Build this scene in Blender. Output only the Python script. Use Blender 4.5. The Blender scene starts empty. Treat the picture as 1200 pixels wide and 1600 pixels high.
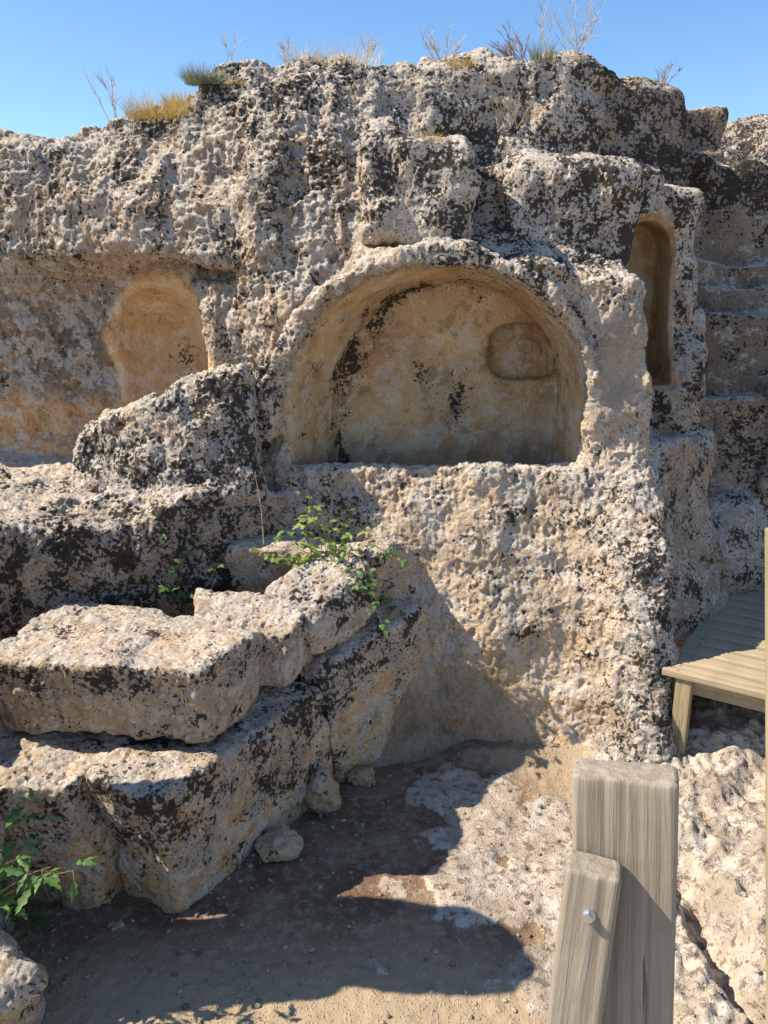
import bpy, math, random
import numpy as np
from mathutils import Vector, Matrix

# ------------------------------------------------------------------ camera, light, exposure
scene = bpy.context.scene
col = scene.collection
EYE = 2.5
PITCH = math.radians(15.7)
cam_d = bpy.data.cameras.new("camera")
cam = bpy.data.objects.new("camera", cam_d)
col.objects.link(cam)
cam.location = (0, 0, EYE)
cam.rotation_euler = (math.pi / 2 - PITCH, 0, 0)
cam_d.sensor_fit = 'HORIZONTAL'
cam_d.sensor_width = 36
cam_d.lens = 1247 / 1200 * 36
cam_d.clip_end = 2000
cam_d.clip_start = 0.05
scene.camera = cam

SUN = Vector((-0.69, -0.035, 0.72)).normalized()
sun_el = math.asin(SUN.z)
sun_az = math.atan2(SUN.x, SUN.y)
world = bpy.data.worlds.new("World")
scene.world = world
world.use_nodes = True
wn = world.node_tree
bg = wn.nodes['Background']
sky = wn.nodes.new('ShaderNodeTexSky')
sky.sky_type = 'NISHITA'
sky.sun_disc = False
sky.sun_elevation = sun_el
sky.sun_rotation = sun_az
sky.altitude = 400
sky.air_density = 1.0
sky.dust_density = 0.25
sky.ozone_density = 3.5
hs = wn.nodes.new('ShaderNodeHueSaturation')
hs.inputs['Saturation'].default_value = 1.12
wn.links.new(sky.outputs[0], hs.inputs['Color'])
wn.links.new(hs.outputs[0], bg.inputs[0])
bg.inputs[1].default_value = 0.125
sl = bpy.data.lights.new("sun", 'SUN')
sl.energy = 5.0
sl.angle = math.radians(0.5)
sl.color = (1.0, 0.91, 0.77)
sun = bpy.data.objects.new("sun", sl)
col.objects.link(sun)
sun.rotation_euler = SUN.to_track_quat('Z', 'Y').to_euler()
scene.view_settings.view_transform = 'Standard'
scene.view_settings.look = 'None'
scene.view_settings.exposure = 0.72
scene.view_settings.gamma = 1
scene.render.engine = 'CYCLES'
scene.cycles.max_bounces = 6
scene.cycles.diffuse_bounces = 4

CP, SP = math.cos(PITCH), math.sin(PITCH)


def at(u, v, Y=None, Z=None):
    """a point of the place, from where it was measured in the photograph and its distance or height"""
    x = (u - 600) / 1247
    d = (800 - v) / 1247
    dy = CP + d * SP
    dz = -SP + d * CP
    t = Y / dy if Y is not None else (Z - EYE) / dz
    return Vector((x * t, dy * t, EYE + dz * t))


# ------------------------------------------------------------------ numpy noise
_rs = np.random.RandomState(7)
_T = _rs.rand(65536).astype(np.float32)


def _h(ix, iy, iz, seed):
    h = ix * 73856093 ^ iy * 19349663 ^ iz * 83492791 ^ (seed * 2654435 + 17)
    h = (h ^ (h >> 13)) * 1274126177
    return (h ^ (h >> 16)) & 65535


def vn(p, f, seed=0, sc=(1, 1, 1)):
    """value noise, -1..1"""
    q = p * (np.array(sc, dtype=np.float32) * f)
    i = np.floor(q).astype(np.int64)
    w = (q - i).astype(np.float32)
    w = w * w * w * (w * (w * 6 - 15) + 10)
    r = 0
    for dx in (0, 1):
        wx = w[:, 0] if dx else 1 - w[:, 0]
        for dy in (0, 1):
            wy = w[:, 1] if dy else 1 - w[:, 1]
            for dz in (0, 1):
                wz = w[:, 2] if dz else 1 - w[:, 2]
                r = r + wx * wy * wz * _T[_h(i[:, 0] + dx, i[:, 1] + dy, i[:, 2] + dz, seed)]
    return r * 2 - 1


def fbm(p, f, octs, seed=0, gain=0.5, sc=(1, 1, 1)):
    r = 0
    a = 1.0
    for o in range(octs):
        r = r + a * vn(p, f, seed + o * 11, sc)
        f *= 2.07
        a *= gain
    return r


def worley(p, f, seed=0, sc=(1, 1, 1)):
    q = p * (np.array(sc, dtype=np.float32) * f)
    i = np.floor(q).astype(np.int64)
    fr = (q - i).astype(np.float32)
    best = np.full(len(p), 9.0, np.float32)
    for dx in (-1, 0, 1):
        for dy in (-1, 0, 1):
            for dz in (-1, 0, 1):
                a, b, c = i[:, 0] + dx, i[:, 1] + dy, i[:, 2] + dz
                ox = dx + _T[_h(a, b, c, seed + 1)] - fr[:, 0]
                oy = dy + _T[_h(a, b, c, seed + 2)] - fr[:, 1]
                oz = dz + _T[_h(a, b, c, seed + 3)] - fr[:, 2]
                np.minimum(best, ox * ox + oy * oy + oz * oz, out=best)
    return np.sqrt(best)


def sstep(a, b, x):
    t = np.clip((x - a) / (b - a), 0, 1)
    return t * t * (3 - 2 * t)


def smin(a, b, k):
    h = np.clip(0.5 + 0.5 * (b - a) / k, 0, 1)
    return b + (a - b) * h - k * h * (1 - h)


def smax(a, b, k):
    return -smin(-a, -b, k)


def box(p, c, h, r=0.03, rz=0.0):
    x, y, z = p[:, 0] - c[0], p[:, 1] - c[1], p[:, 2] - c[2]
    if rz:
        ca, sa = math.cos(rz), math.sin(rz)
        x, y = x * ca + y * sa, -x * sa + y * ca
    qx, qy, qz = np.abs(x) - h[0] + r, np.abs(y) - h[1] + r, np.abs(z) - h[2] + r
    o = np.sqrt(np.maximum(qx, 0) ** 2 + np.maximum(qy, 0) ** 2 + np.maximum(qz, 0) ** 2)
    return o + np.minimum(np.maximum(qx, np.maximum(qy, qz)), 0) - r


def bx(p, x0, x1, y0, y1, z0, z1, r=0.03, rz=0.0):
    return box(p, ((x0 + x1) / 2, (y0 + y1) / 2, (z0 + z1) / 2), ((x1 - x0) / 2, (y1 - y0) / 2, (z1 - z0) / 2), r, rz)


def ell(p, c, r):
    q = np.sqrt(((p[:, 0] - c[0]) / r[0]) ** 2 + ((p[:, 1] - c[1]) / r[1]) ** 2 + ((p[:, 2] - c[2]) / r[2]) ** 2)
    return (q - 1) * min(r)


# ------------------------------------------------------------------ mesh helpers
def surface_nets(F, org, h):
    """F inside < 0 on a grid; returns verts, quads"""
    ins = F < 0
    nx, ny, nz = F.shape
    s = np.zeros((nx - 1, ny - 1, nz - 1), np.int8)
    for a in (0, 1):
        for b in (0, 1):
            for c in (0, 1):
                s += ins[a:nx - 1 + a, b:ny - 1 + b, c:nz - 1 + c]
    act = (s > 0) & (s < 8)
    I, J, K = np.nonzero(act)
    idx = np.full(act.shape, -1, np.int32)
    idx[I, J, K] = np.arange(len(I))
    acc = np.zeros((len(I), 3), np.float32)
    cnt = np.zeros(len(I), np.float32)
    cs = [(a, b, c) for a in (0, 1) for b in (0, 1) for c in (0, 1)]
    val = {q: F[I + q[0], J + q[1], K + q[2]] for q in cs}
    for q in cs:
        for ax in range(3):
            if q[ax] == 0:
                r = list(q)
                r[ax] = 1
                r = tuple(r)
                v0, v1 = val[q], val[r]
                m = (v0 < 0) != (v1 < 0)
                t = np.where(m, v0 / np.where(m, v0 - v1, 1), 0)
                for k in range(3):
                    acc[:, k] += m * (q[k] + (t if k == ax else 0))
                cnt += m
    P = (np.stack([I, J, K], 1) + acc / cnt[:, None]) * h + np.array(org)
    quads = []
    for ax in range(3):
        A = ins[:-1, :, :] if ax == 0 else ins[:, :-1, :] if ax == 1 else ins[:, :, :-1]
        B = ins[1:, :, :] if ax == 0 else ins[:, 1:, :] if ax == 1 else ins[:, :, 1:]
        m = A != B
        i, j, k = np.nonzero(m)
        o1, o2 = [(1, 2), (2, 0), (0, 1)][ax]
        ijk = np.stack([i, j, k], 1)
        ok = (ijk[:, o1] > 0) & (ijk[:, o2] > 0) & (ijk[:, o1] < F.shape[o1] - 1) & (ijk[:, o2] < F.shape[o2] - 1)
        ijk = ijk[ok]
        fl = A[m][ok]

        def g(d1, d2):
            q = ijk.copy()
            q[:, o1] -= d1
            q[:, o2] -= d2
            return idx[q[:, 0], q[:, 1], q[:, 2]]
        Q = np.stack([g(1, 1), g(0, 1), g(0, 0), g(1, 0)], 1)
        Q[~fl] = Q[~fl][:, ::-1]
        quads.append(Q)
    return P.astype(np.float32), np.concatenate(quads)


def mk_mesh(name, V, Q, smooth=True, attr=None):
    me = bpy.data.meshes.new(name)
    me.vertices.add(len(V))
    me.vertices.foreach_set('co', np.ascontiguousarray(V, np.float32).ravel())
    n = Q.shape[1]
    me.loops.add(Q.size)
    me.loops.foreach_set('vertex_index', np.ascontiguousarray(Q, np.int32).ravel())
    me.polygons.add(len(Q))
    me.polygons.foreach_set('loop_start', np.arange(0, Q.size, n, dtype=np.int32))
    me.polygons.foreach_set('use_smooth', np.full(len(Q), smooth))
    me.update(calc_edges=True)
    if attr is not None:
        a = me.attributes.new('reg', 'FLOAT_COLOR', 'POINT')
        a.data.foreach_set('color', np.ascontiguousarray(attr, np.float32).ravel())
    return me


def link(name, me, mat=None, parent=None, **props):
    o = bpy.data.objects.new(name, me)
    col.objects.link(o)
    if mat is not None:
        me.materials.clear()
        me.materials.append(mat)
    if parent is not None:
        o.parent = parent
    for k, v in props.items():
        o[k] = v
    return o


def empty(name, loc=(0, 0, 0), **props):
    o = bpy.data.objects.new(name, None)
    o.location = loc
    o.empty_display_size = 0.1
    col.objects.link(o)
    for k, v in props.items():
        o[k] = v
    return o


def subdiv(V, Q):
    """one level of Catmull-Clark"""
    me = mk_mesh('tmp', V, Q)
    o = bpy.data.objects.new('tmp', me)
    col.objects.link(o)
    m = o.modifiers.new('s', 'SUBSURF')
    m.levels = 1
    dg = bpy.context.evaluated_depsgraph_get()
    e = o.evaluated_get(dg).to_mesh()
    v, q, n = read(e)
    o.evaluated_get(dg).to_mesh_clear()
    bpy.data.objects.remove(o)
    bpy.data.meshes.remove(me)
    return v, q, n


def read(e):
    v = np.empty(len(e.vertices) * 3, np.float32)
    e.vertices.foreach_get('co', v)
    q = np.empty(len(e.loops), np.int32)
    e.loops.foreach_get('vertex_index', q)
    n = np.empty(len(e.vertices) * 3, np.float32)
    e.vertex_normals.foreach_get('vector', n)
    return v.reshape(-1, 3), q.reshape(-1, 4), n.reshape(-1, 3)


def normals(V, Q):
    a = V[Q[:, 2]] - V[Q[:, 0]]
    b = V[Q[:, 3]] - V[Q[:, 1]]
    c = np.cross(a, b)
    N = np.zeros_like(V)
    for k in range(4):
        for j in range(3):
            N[:, j] += np.bincount(Q[:, k], c[:, j], len(V))
    return N / np.maximum(np.linalg.norm(N, axis=1, keepdims=True), 1e-9)


def mesh_sdf(fn, lo, hi, h, band=0.3):
    """coarse pass, then fine values only near the surface"""
    f = 4
    lo = np.array(lo, np.float32)
    n = [int(math.ceil((hi[k] - lo[k]) / (h * f))) for k in range(3)]
    H = h * f
    ax = [lo[k] + H * (np.arange(n[k]) + 0.5) - h * 0.5 for k in range(3)]
    G = np.stack(np.meshgrid(*ax, indexing='ij'), -1).reshape(-1, 3).astype(np.float32)
    C = fn(G, False).reshape(n)
    near = np.abs(C) < band + H
    F = np.repeat(np.repeat(np.repeat(C, f, 0), f, 1), f, 2).astype(np.float32)
    M = np.repeat(np.repeat(np.repeat(near, f, 0), f, 1), f, 2)
    I, J, K = np.nonzero(M)
    out = np.empty(len(I), np.float32)
    for s in range(0, len(I), 1500000):
        e = slice(s, s + 1500000)
        P = np.stack([I[e], J[e], K[e]], 1).astype(np.float32) * h + lo
        out[e] = fn(P, True)
    F[I, J, K] = out
    return surface_nets(F, lo, h)


# ------------------------------------------------------------------ node helpers
def new_mat(name):
    m = bpy.data.materials.new(name)
    m.use_nodes = True
    nt = m.node_tree
    b = nt.nodes['Principled BSDF']
    b.inputs['Roughness'].default_value = 0.9
    b.inputs['Specular IOR Level'].default_value = 0.25
    return m, nt, b


class NB:
    def __init__(s, nt):
        s.nt = nt

    def n(s, t, **kw):
        x = s.nt.nodes.new(t)
        for k, v in kw.items():
            setattr(x, k, v)
        return x

    def l(s, a, b):
        s.nt.links.new(a, b)

    def put(s, sock, v):
        if isinstance(v, bpy.types.NodeSocket):
            s.l(v, sock)
        else:
            sock.default_value = v

    def math(s, op, a, b=0.0, c=None, clamp=False):
        x = s.n('ShaderNodeMath', operation=op, use_clamp=clamp)
        s.put(x.inputs[0], a)
        s.put(x.inputs[1], b)
        if c is not None:
            s.put(x.inputs[2], c)
        return x.outputs[0]

    def noise(s, vec, scale, detail=4, rough=0.5, dist=0.0):
        x = s.n('ShaderNodeTexNoise')
        s.l(vec, x.inputs['Vector'])
        x.inputs['Scale'].default_value = scale
        x.inputs['Detail'].default_value = detail
        x.inputs['Roughness'].default_value = rough
        x.inputs['Distortion'].default_value = dist
        return x.outputs['Fac']

    def vor(s, vec, scale, out='Distance', rand=1.0):
        x = s.n('ShaderNodeTexVoronoi')
        s.l(vec, x.inputs['Vector'])
        x.inputs['Scale'].default_value = scale
        x.inputs['Randomness'].default_value = rand
        return x.outputs[out]

    def ss(s, v, a, b, o0=0.0, o1=1.0):
        x = s.n('ShaderNodeMapRange', interpolation_type='SMOOTHSTEP')
        s.put(x.inputs['Value'], v)
        s.put(x.inputs['From Min'], a)
        s.put(x.inputs['From Max'], b)
        x.inputs['To Min'].default_value = o0
        x.inputs['To Max'].default_value = o1
        return x.outputs[0]

    def mix(s, f, a, b, mode='MIX'):
        x = s.n('ShaderNodeMix', data_type='RGBA', blend_type=mode)
        s.put(x.inputs[0], f)
        for k, v in ((6, a), (7, b)):
            if isinstance(v, tuple) and len(v) == 3:
                v = v + (1,)
            s.put(x.inputs[k], v)
        return x.outputs[2]

    def scale(s, vec, sc):
        x = s.n('ShaderNodeMapping')
        s.l(vec, x.inputs[0])
        x.inputs['Scale'].default_value = sc
        return x.outputs[0]

    def bump(s, hgt, strength, dist, nrm=None):
        x = s.n('ShaderNodeBump')
        x.inputs['Strength'].default_value = strength
        x.inputs['Distance'].default_value = dist
        s.l(hgt, x.inputs['Height'])
        if nrm is not None:
            s.l(nrm, x.inputs['Normal'])
        return x.outputs[0]


def limestone():
    m, nt, b = new_mat('limestone')
    k = NB(nt)
    P = k.n('ShaderNodeTexCoord').outputs['Object']
    at_ = k.n('ShaderNodeAttribute', attribute_name='reg')
    sp = k.n('ShaderNodeSeparateColor')
    k.l(at_.outputs['Color'], sp.inputs[0])
    lich, och, wht = sp.outputs[0], sp.outputs[1], sp.outputs[2]
    drk = at_.outputs['Alpha']
    n1 = k.noise(P, 2.3, 6, 0.6)
    n2 = k.noise(P, 11, 5, 0.6)
    c = k.mix(k.ss(n1, 0.38, 0.62), (0.42, 0.335, 0.25), (0.56, 0.42, 0.295))
    c = k.mix(k.ss(n2, 0.45, 0.7), c, (0.62, 0.52, 0.41))
    # ochre, sheltered stone: a broad orange / straw / olive mottling with flaking pale patches
    n3 = k.noise(P, 3.1, 8, 0.62, 0.4)
    o1 = k.mix(k.ss(n3, 0.36, 0.55), (0.56, 0.31, 0.145), (0.66, 0.46, 0.25))
    o1 = k.mix(k.math('MULTIPLY', k.ss(k.noise(P, 7.0, 9, 0.7, 0.3), 0.5, 0.56), 0.7), o1, (0.72, 0.60, 0.45))
    o1 = k.mix(k.math('MULTIPLY', k.ss(k.noise(P, 5.3, 10, 0.72), 0.55, 0.60), 0.55), o1, (0.27, 0.18, 0.10))
    ofac = k.ss(k.math('ADD', och, k.math('MULTIPLY', k.math('SUBTRACT', n2, 0.5), 0.7)), 0.1, 0.9)
    c = k.mix(ofac, c, o1)
    # brown crust
    c = k.mix(k.math('MULTIPLY', drk, k.ss(n2, 0.2, 0.6, 0.75, 1.0)), c, k.mix(k.ss(n1, 0.4, 0.6), (0.115, 0.09, 0.07), (0.17, 0.12, 0.08)))
    # pale lichen in crisp patches
    nw = k.math('ADD', k.math('MULTIPLY', k.noise(P, 6.5, 9, 0.66, 0.35), 0.6), k.math('MULTIPLY', k.noise(P, 22, 7, 0.7), 0.4))
    wm = k.ss(k.math('ADD', nw, k.math('MULTIPLY', wht, 0.17)), 0.565, 0.60)
    wm = k.math('MULTIPLY', wm, k.ss(wht, 0.02, 0.15))
    c = k.mix(k.math('MULTIPLY', wm, 0.85), c, k.mix(n2, (0.54, 0.475, 0.40), (0.70, 0.62, 0.53)))
    # grey-brown weathering film between the bare stone and the lichen
    film = k.ss(k.noise(P, 6.5, 10, 0.74, 0.3), 0.44, 0.60)
    film = k.math('MULTIPLY', film, k.math('MULTIPLY_ADD', lich, 0.75, 0.05))
    c = k.mix(film, c, k.mix(n2, (0.21, 0.175, 0.145), (0.29, 0.25, 0.21)))
    # black lichen: blotches that dissolve into specks
    nbf = k.noise(P, 46, 5, 0.6, 0.3)
    nbl = k.noise(P, 17, 8, 0.66, 0.4)
    nb = k.math('ADD', k.math('MULTIPLY', nbf, 0.74), k.math('MULTIPLY', nbl, 0.26))
    nm = k.noise(P, 7.5, 6, 0.62, 0.3)
    nc = k.noise(P, 1.9, 4, 0.6)
    v = k.math('ADD', k.math('MULTIPLY', k.math('SUBTRACT', nc, 0.5), 0.35), nb)
    v = k.math('ADD', v, k.math('MULTIPLY', k.math('SUBTRACT', nm, 0.5), 0.7))
    v = k.math('ADD', v, k.math('MULTIPLY', lich, 0.22))
    bm_ = k.ss(v, 0.645, 0.695)
    bm_ = k.math('MULTIPLY', bm_, k.ss(lich, 0.01, 0.12))
    dv = k.vor(P, 48)
    dn = k.noise(P, 9, 6, 0.7)
    pit_shade = k.math('MULTIPLY', k.ss(dv, 0.34, 0.2), k.ss(k.math('ADD', dn, k.math('MULTIPLY', lich, 0.3)), 0.54, 0.66))  # dark dots paint the shade of small holes, merged into the lichen mask
    bm_ = k.math('MAXIMUM', bm_, k.math('MULTIPLY', k.math('MULTIPLY', pit_shade, 0.8), k.ss(lich, 0.02, 0.3)))
    c = k.mix(k.math('MULTIPLY', bm_, 0.93), c, k.mix(n2, (0.014, 0.013, 0.012), (0.055, 0.045, 0.038)))
    # grain of the stone itself
    gr = k.noise(P, 120, 4, 0.7)
    c = k.mix(0.65, c, k.mix(k.ss(gr, 0.3, 0.7), (0.62, 0.60, 0.58), (1.3, 1.3, 1.3)), 'MULTIPLY')
    k.l(c, b.inputs['Base Color'])
    b.inputs['Roughness'].default_value = 0.95
    b.inputs['Specular IOR Level'].default_value = 0.12
    smooth = k.ss(och, 0.5, 1.0, 1.0, 0.4)
    h1 = k.noise(P, 42, 9, 0.75, 0.4)
    h2 = k.ss(k.vor(P, 34), 0.05, 0.45)
    h3 = k.ss(k.noise(P, 75, 5, 0.7), 0.42, 0.56)
    hh = k.math('ADD', k.math('MULTIPLY', h1, 1.2), k.math('MULTIPLY', h2, 0.5))
    hh = k.math('ADD', hh, k.math('MULTIPLY', h3, 0.35))
    hh = k.math('MULTIPLY', hh, smooth)
    k.l(k.bump(hh, 0.7, 0.011), b.inputs['Normal'])
    return m


M_ROCK = limestone()


# ------------------------------------------------------------------ the cliff as a solid
XS = np.array([-3.7, -2.3, -1.6, -1.2, -0.95, -0.6, -0.1, 0.3, 0.6, 1.9])
ZS = np.array([0.0, 1.4, 2.0, 2.35, 2.56, 2.68, 3.0, 3.3, 3.6, 3.9])
YT = np.array([
    # x: -3.7  -2.3  -1.6  -1.2  -.95  -.6   -.1   .3    .6    1.9
    [5.00, 5.00, 5.02, 4.95, 4.70, 4.50, 4.45, 4.60, 4.80, 4.90],   # z 0
    [5.05, 5.06, 5.08, 4.98, 4.68, 4.47, 4.45, 4.60, 4.80, 4.90],   # 1.4
    [5.05, 5.08, 5.12, 5.00, 4.66, 4.47, 4.45, 4.60, 4.80, 4.90],   # 2.0
    [4.95, 5.00, 5.06, 4.96, 4.64, 4.48, 4.46, 4.60, 4.85, 5.20],   # 2.35
    [4.90, 4.94, 5.02, 4.96, 4.68, 4.50, 4.47, 4.60, 4.90, 5.35],   # 2.56
    [4.84, 4.84, 4.80, 4.70, 4.62, 4.52, 4.50, 4.65, 5.00, 5.35],   # 2.68
    [4.90, 4.88, 4.84, 4.78, 4.70, 4.62, 4.66, 4.95, 5.20, 5.38],   # 3.0
    [5.02, 5.00, 4.98, 4.90, 4.82, 4.78, 4.90, 5.15, 5.25, 5.40],   # 3.3
    [5.40, 5.30, 5.20, 5.12, 5.00, 5.00, 5.12, 5.22, 5.30, 5.42],   # 3.6
    [5.80, 5.80, 5.70, 5.60, 5.40, 5.35, 5.35, 5.35, 5.36, 5.45]])  # 3.9
TX = np.array([-9, -3.7, -2.34, -1.9, -1.5, -1.24, -1.02, -0.93, 0.0, 0.8, 1.3, 1.42, 1.85, 2.0])
TZ = np.array([3.1, 3.28, 3.32, 3.36, 3.46, 3.57, 3.68, 3.80, 3.84, 3.85, 3.85, 3.72, 3.71, 3.66])


def table(x, z):
    x = np.clip(x, XS[0], XS[-1])
    z = np.clip(z, ZS[0], ZS[-1])
    i = np.clip(np.searchsorted(XS, x, side='right') - 1, 0, len(XS) - 2)
    j = np.clip(np.searchsorted(ZS, z, side='right') - 1, 0, len(ZS) - 2)
    u = (x - XS[i]) / (XS[i + 1] - XS[i])
    w = (z - ZS[j]) / (ZS[j + 1] - ZS[j])
    u = u * u * (3 - 2 * u)
    return (YT[j, i] * (1 - u) + YT[j, i + 1] * u) * (1 - w) + (YT[j + 1, i] * (1 - u) + YT[j + 1, i + 1] * u) * w


def arch2d(x, z, tt):
    a = 0.835 - 0.155 * tt
    b = 0.80 - 0.10 * tt
    dx = x - (0.262 + 0.13 * tt)
    dx = dx - 0.05 * (z - 1.8) * (dx > 0)
    dz = np.maximum(z - 1.82, 0)
    q = np.sqrt((dx / a) ** 2 + (dz / b) ** 2)
    return (q - 1) * 0.83


def arch_void(p):
    x, y, z = p[:, 0], p[:, 1], p[:, 2]
    tt = np.clip((y - 4.30) / 0.65, 0, 1.2)
    d = arch2d(x, z, tt)
    back = y - 4.97
    d = smax(d, back, 0.035)
    floor = np.where(y > 4.43, 1.36, 1.545) - z
    floor = 1.545 - z - 0.17 * sstep(4.41, 4.45, y)
    return smax(d, floor, 0.03)


def recess(p):
    # shallow, round cornered, its top a low curve
    x, z = p[:, 0], p[:, 2]
    q = ((np.abs(x - 0.875) / 0.235) ** 3.2 + (np.abs(z - 2.12) / 0.17) ** 3.2) ** (1 / 3.2)
    return smax(smax((q - 1) * 0.17, p[:, 1] - 5.075, 0.02), 4.90 - p[:, 1], 0.02)


def left_niche(p):
    return ell(p, (-1.33, 4.98, 2.06), (0.37, 0.34, 0.45))


def tall_niche(p):
    x, y, z = p[:, 0], p[:, 1], p[:, 2]
    d = bx(p, 1.43, 1.755, 4.9, 5.40, 1.92, 2.70, 0.012)
    e = smax(np.sqrt((x - 1.593) ** 2 + ((z - 2.70) * 0.85) ** 2) - 0.162, y - 5.40, 0.01)
    return np.minimum(d, e)


def cliff_sdf(p, fine):
    x, y, z = p[:, 0], p[:, 1], p[:, 2]
    # large body
    yw = table(x, z)
    d = (yw - y) * 0.85
    top = np.interp(x, TX, TZ).astype(np.float32) + 0.05 * (y - 5.4)
    if fine:
        top = top + 0.05 * vn(p, 3.0, 91, (1, 1, 0.1)) + 0.035 * vn(p, 8.0, 92, (1, 1, 0.1))
    d = smax(d, z - top, 0.10)
    d = smax(d, x - (1.95 + 0.03 * (3 - z)), 0.05)
    # mass that holds the tomb
    jb = sstep(1.06, 1.14, x)
    yf = 4.285 - np.maximum(1.55 - z, 0) * 0.32 + 0.095 * (sstep(1.52, 1.66, z) * (1 - jb) + sstep(1.0, 2.4, z) * jb)
    yf = yf - 0.25 * np.exp(-np.maximum(z, -0.05) / 0.07) * 0.35
    yf = yf + 0.27 * sstep(-0.5, -0.95, x) + 0.7 * np.maximum(z - 2.42, 0) * sstep(0.0, -0.3, x)
    yf = yf - 0.17 * sstep(0.95, 1.40, x) * sstep(1.75, 1.1, z)
    a = yf - y
    a = smax(a, x - (1.395 + 0.07 * (2.6 - z)), 0.09)
    a = smax(a, -0.98 - x, 0.08)
    sh = np.where(x > 0.4, 2.66 + 0.5 * np.clip(y - 4.45, 0, 0.6) - 0.10 * (x - 0.5), 2.70)
    a = smax(a, z - sh, 0.06)
    a = smax(a, y - 5.5, 0.1)
    d = smin(d, a, 0.05)
    # blocks above the arch
    k1 = bx(p, -0.13, 0.46, 4.43, 5.4, 2.715, 3.25, 0.07)
    k1 = smin(k1, ell(p, (0.02, 4.62, 3.16), (0.17, 0.2, 0.17)), 0.05)
    d = smin(d, k1, 0.015)
    k2 = bx(p, 0.70, 1.40, 4.68, 5.5, 2.2, 3.17, 0.06, -0.03)
    k2 = smin(k2, ell(p, (0.86, 4.84, 3.1), (0.22, 0.2, 0.14)), 0.05)
    k2 = smin(k2, bx(p, 0.4, 0.8, 4.86, 5.5, 2.2, 3.16, 0.05), 0.03)
    d = smin(d, k2, 0.015)
    # tall niche block and steps at the right
    t = bx(p, 1.2, 1.90, 5.10, 5.6, -0.2, 3.06, 0.05)
    t = smin(t, bx(p, 1.2, 1.62, 5.0, 5.6, 2.93, 3.16, 0.05), 0.03)
    d = smin(d, t, 0.02)
    d = smin(d, bx(p, 1.3, 1.895, 4.86, 5.5, -0.2, 1.925, 0.04), 0.02)
    r = 0.72 * (x - 1.47) - 0.69 * (y - 3.82) + 0.2 * z
    r = smax(r, x - 2.13 + 0.03 * z, 0.08)
    r = smax(r, z - 1.655, 0.05)
    r = smax(r, 1.30 - x, 0.05)
    r = smax(r, yf + 0.06 - y, 0.05)
    r = smax(r, y - 5.5, 0.05)
    d = smin(d, r, 0.04)
    # wall of ledges at the right
    s = -0.22 * (x - 2.15) - 0.975 * (y - 5.95)
    s = smax(s, 1.9 - x, 0.05)
    lay = [(3.35, 0.0), (2.66, 0.16), (2.50, 0.27), (2.32, 0.46), (1.80, 0.62)]
    for zt, off in lay:
        d = smin(d, smax(s - off, z - zt, 0.025), 0.01)
    d = smin(d, bx(p, 2.52, 3.9, 5.1, 6.2, -0.2, 1.93, 0.08), 0.03)
    d = smin(d, bx(p, 1.9, 2.46, 6.15, 8.4, 0, 3.74, 0.06), 0.04)
    d = smin(d, ell(p, (2.28, 5.25, 0.75), (0.42, 0.42, 0.42)), 0.06)
    d = smin(d, ell(p, (2.9, 5.2, 0.6), (0.6, 0.45, 0.5)), 0.06)
    # mound and ledge at the left
    mt = 1.77 + (x + 1.7) * 0.26 + 0.10 * sstep(-1.2, -1.05, x)
    mf = 4.10 + 0.22 * np.maximum(z - 1.45, 0) + 0.12 * sstep(-1.0, -1.7, x)
    m = smax(mf - y, z - mt, 0.07)
    m = smax(m, -1.74 - x, 0.09)
    m = smax(m, x + 0.70 - 0.15 * (1.9 - z), 0.08)
    m = smax(m, y - 4.95, 0.08)
    d = smin(d, m, 0.03)
    g = 0.48 * (x + 1.03) - 0.88 * (y - 3.88) + 0.03 * z
    lt = 1.455 + 0.03 * np.sin(x * 5 + y * 3)
    lt = lt - 0.05 * sstep(4.05, 3.9, y) * sstep(-1.1, -1.3, x)
    g = smax(g, z - lt, 0.04)
    g = smax(g, y - 5.3, 0.05)
    d = smin(d, g, 0.03)
    if fine:
        low = 0.045 * vn(p, 1.7, 1) + 0.040 * vn(p, 3.7, 2, (1, 1, 0.7)) + 0.022 * vn(p, 8, 3)
        # fluting and blocky break-up of the big face
        big = sstep(-0.2, -0.7, x) * sstep(1.9, 2.4, z)
        low = low + big * (0.060 * vn(p, 4.6, 5, (1, 1, 0.22)) + 0.02 * np.abs(vn(p, 9, 6, (1, 1, 0.5))))
        up = sstep(2.6, 3.1, z)
        low = low + up * 0.03 * np.abs(vn(p, 6, 8))
        calm = np.ones(len(p), np.float32)
        d = d + low * calm
    # arch lip standing proud of the face
    dl = arch2d(x, z, 0.0 * x)
    rim = smax(np.abs(dl - 0.045) - 0.052 - 0.02 * np.sin(x * 5), 4.315 - y, 0.04)
    rim = smax(rim, y - 4.6, 0.02)
    rim = smax(rim, 1.70 - z, 0.04)
    if fine:
        rim = rim + 0.016 * vn(p, 9, 14) + 0.012 * vn(p, 4, 15)
    d = smin(d, rim, 0.02)
    # carvings
    av = arch_void(p)
    nl = left_niche(p)
    tn = tall_niche(p)
    if fine:
        av = av + 0.012 * vn(p, 3.5, 21) + 0.006 * vn(p, 11, 22)
        nl = nl + 0.03 * vn(p, 4.5, 23)
    d = smax(d, -av, 0.02)
    d = smax(d, -nl, 0.05)
    d = smax(d, -tn, 0.02)
    rec = recess(p)
    d = smax(d, -rec, 0.03)
    slit = ell(p, (-1.22, 4.76, 2.58), (0.36, 0.20, 0.055))
    if fine:
        slit = slit + 0.03 * vn(p, 7, 24)
    d = smax(d, -slit, 0.02)
    scoop = ell(p, (1.27, 4.22, 2.12), (0.10, 0.16, 0.24))
    d = smax(d, -scoop, 0.03)
    hol = ell(p, (0.38, 3.74, 0.30), (0.44, 0.17, 0.42))
    d = smax(d, -hol, 0.06)
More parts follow.
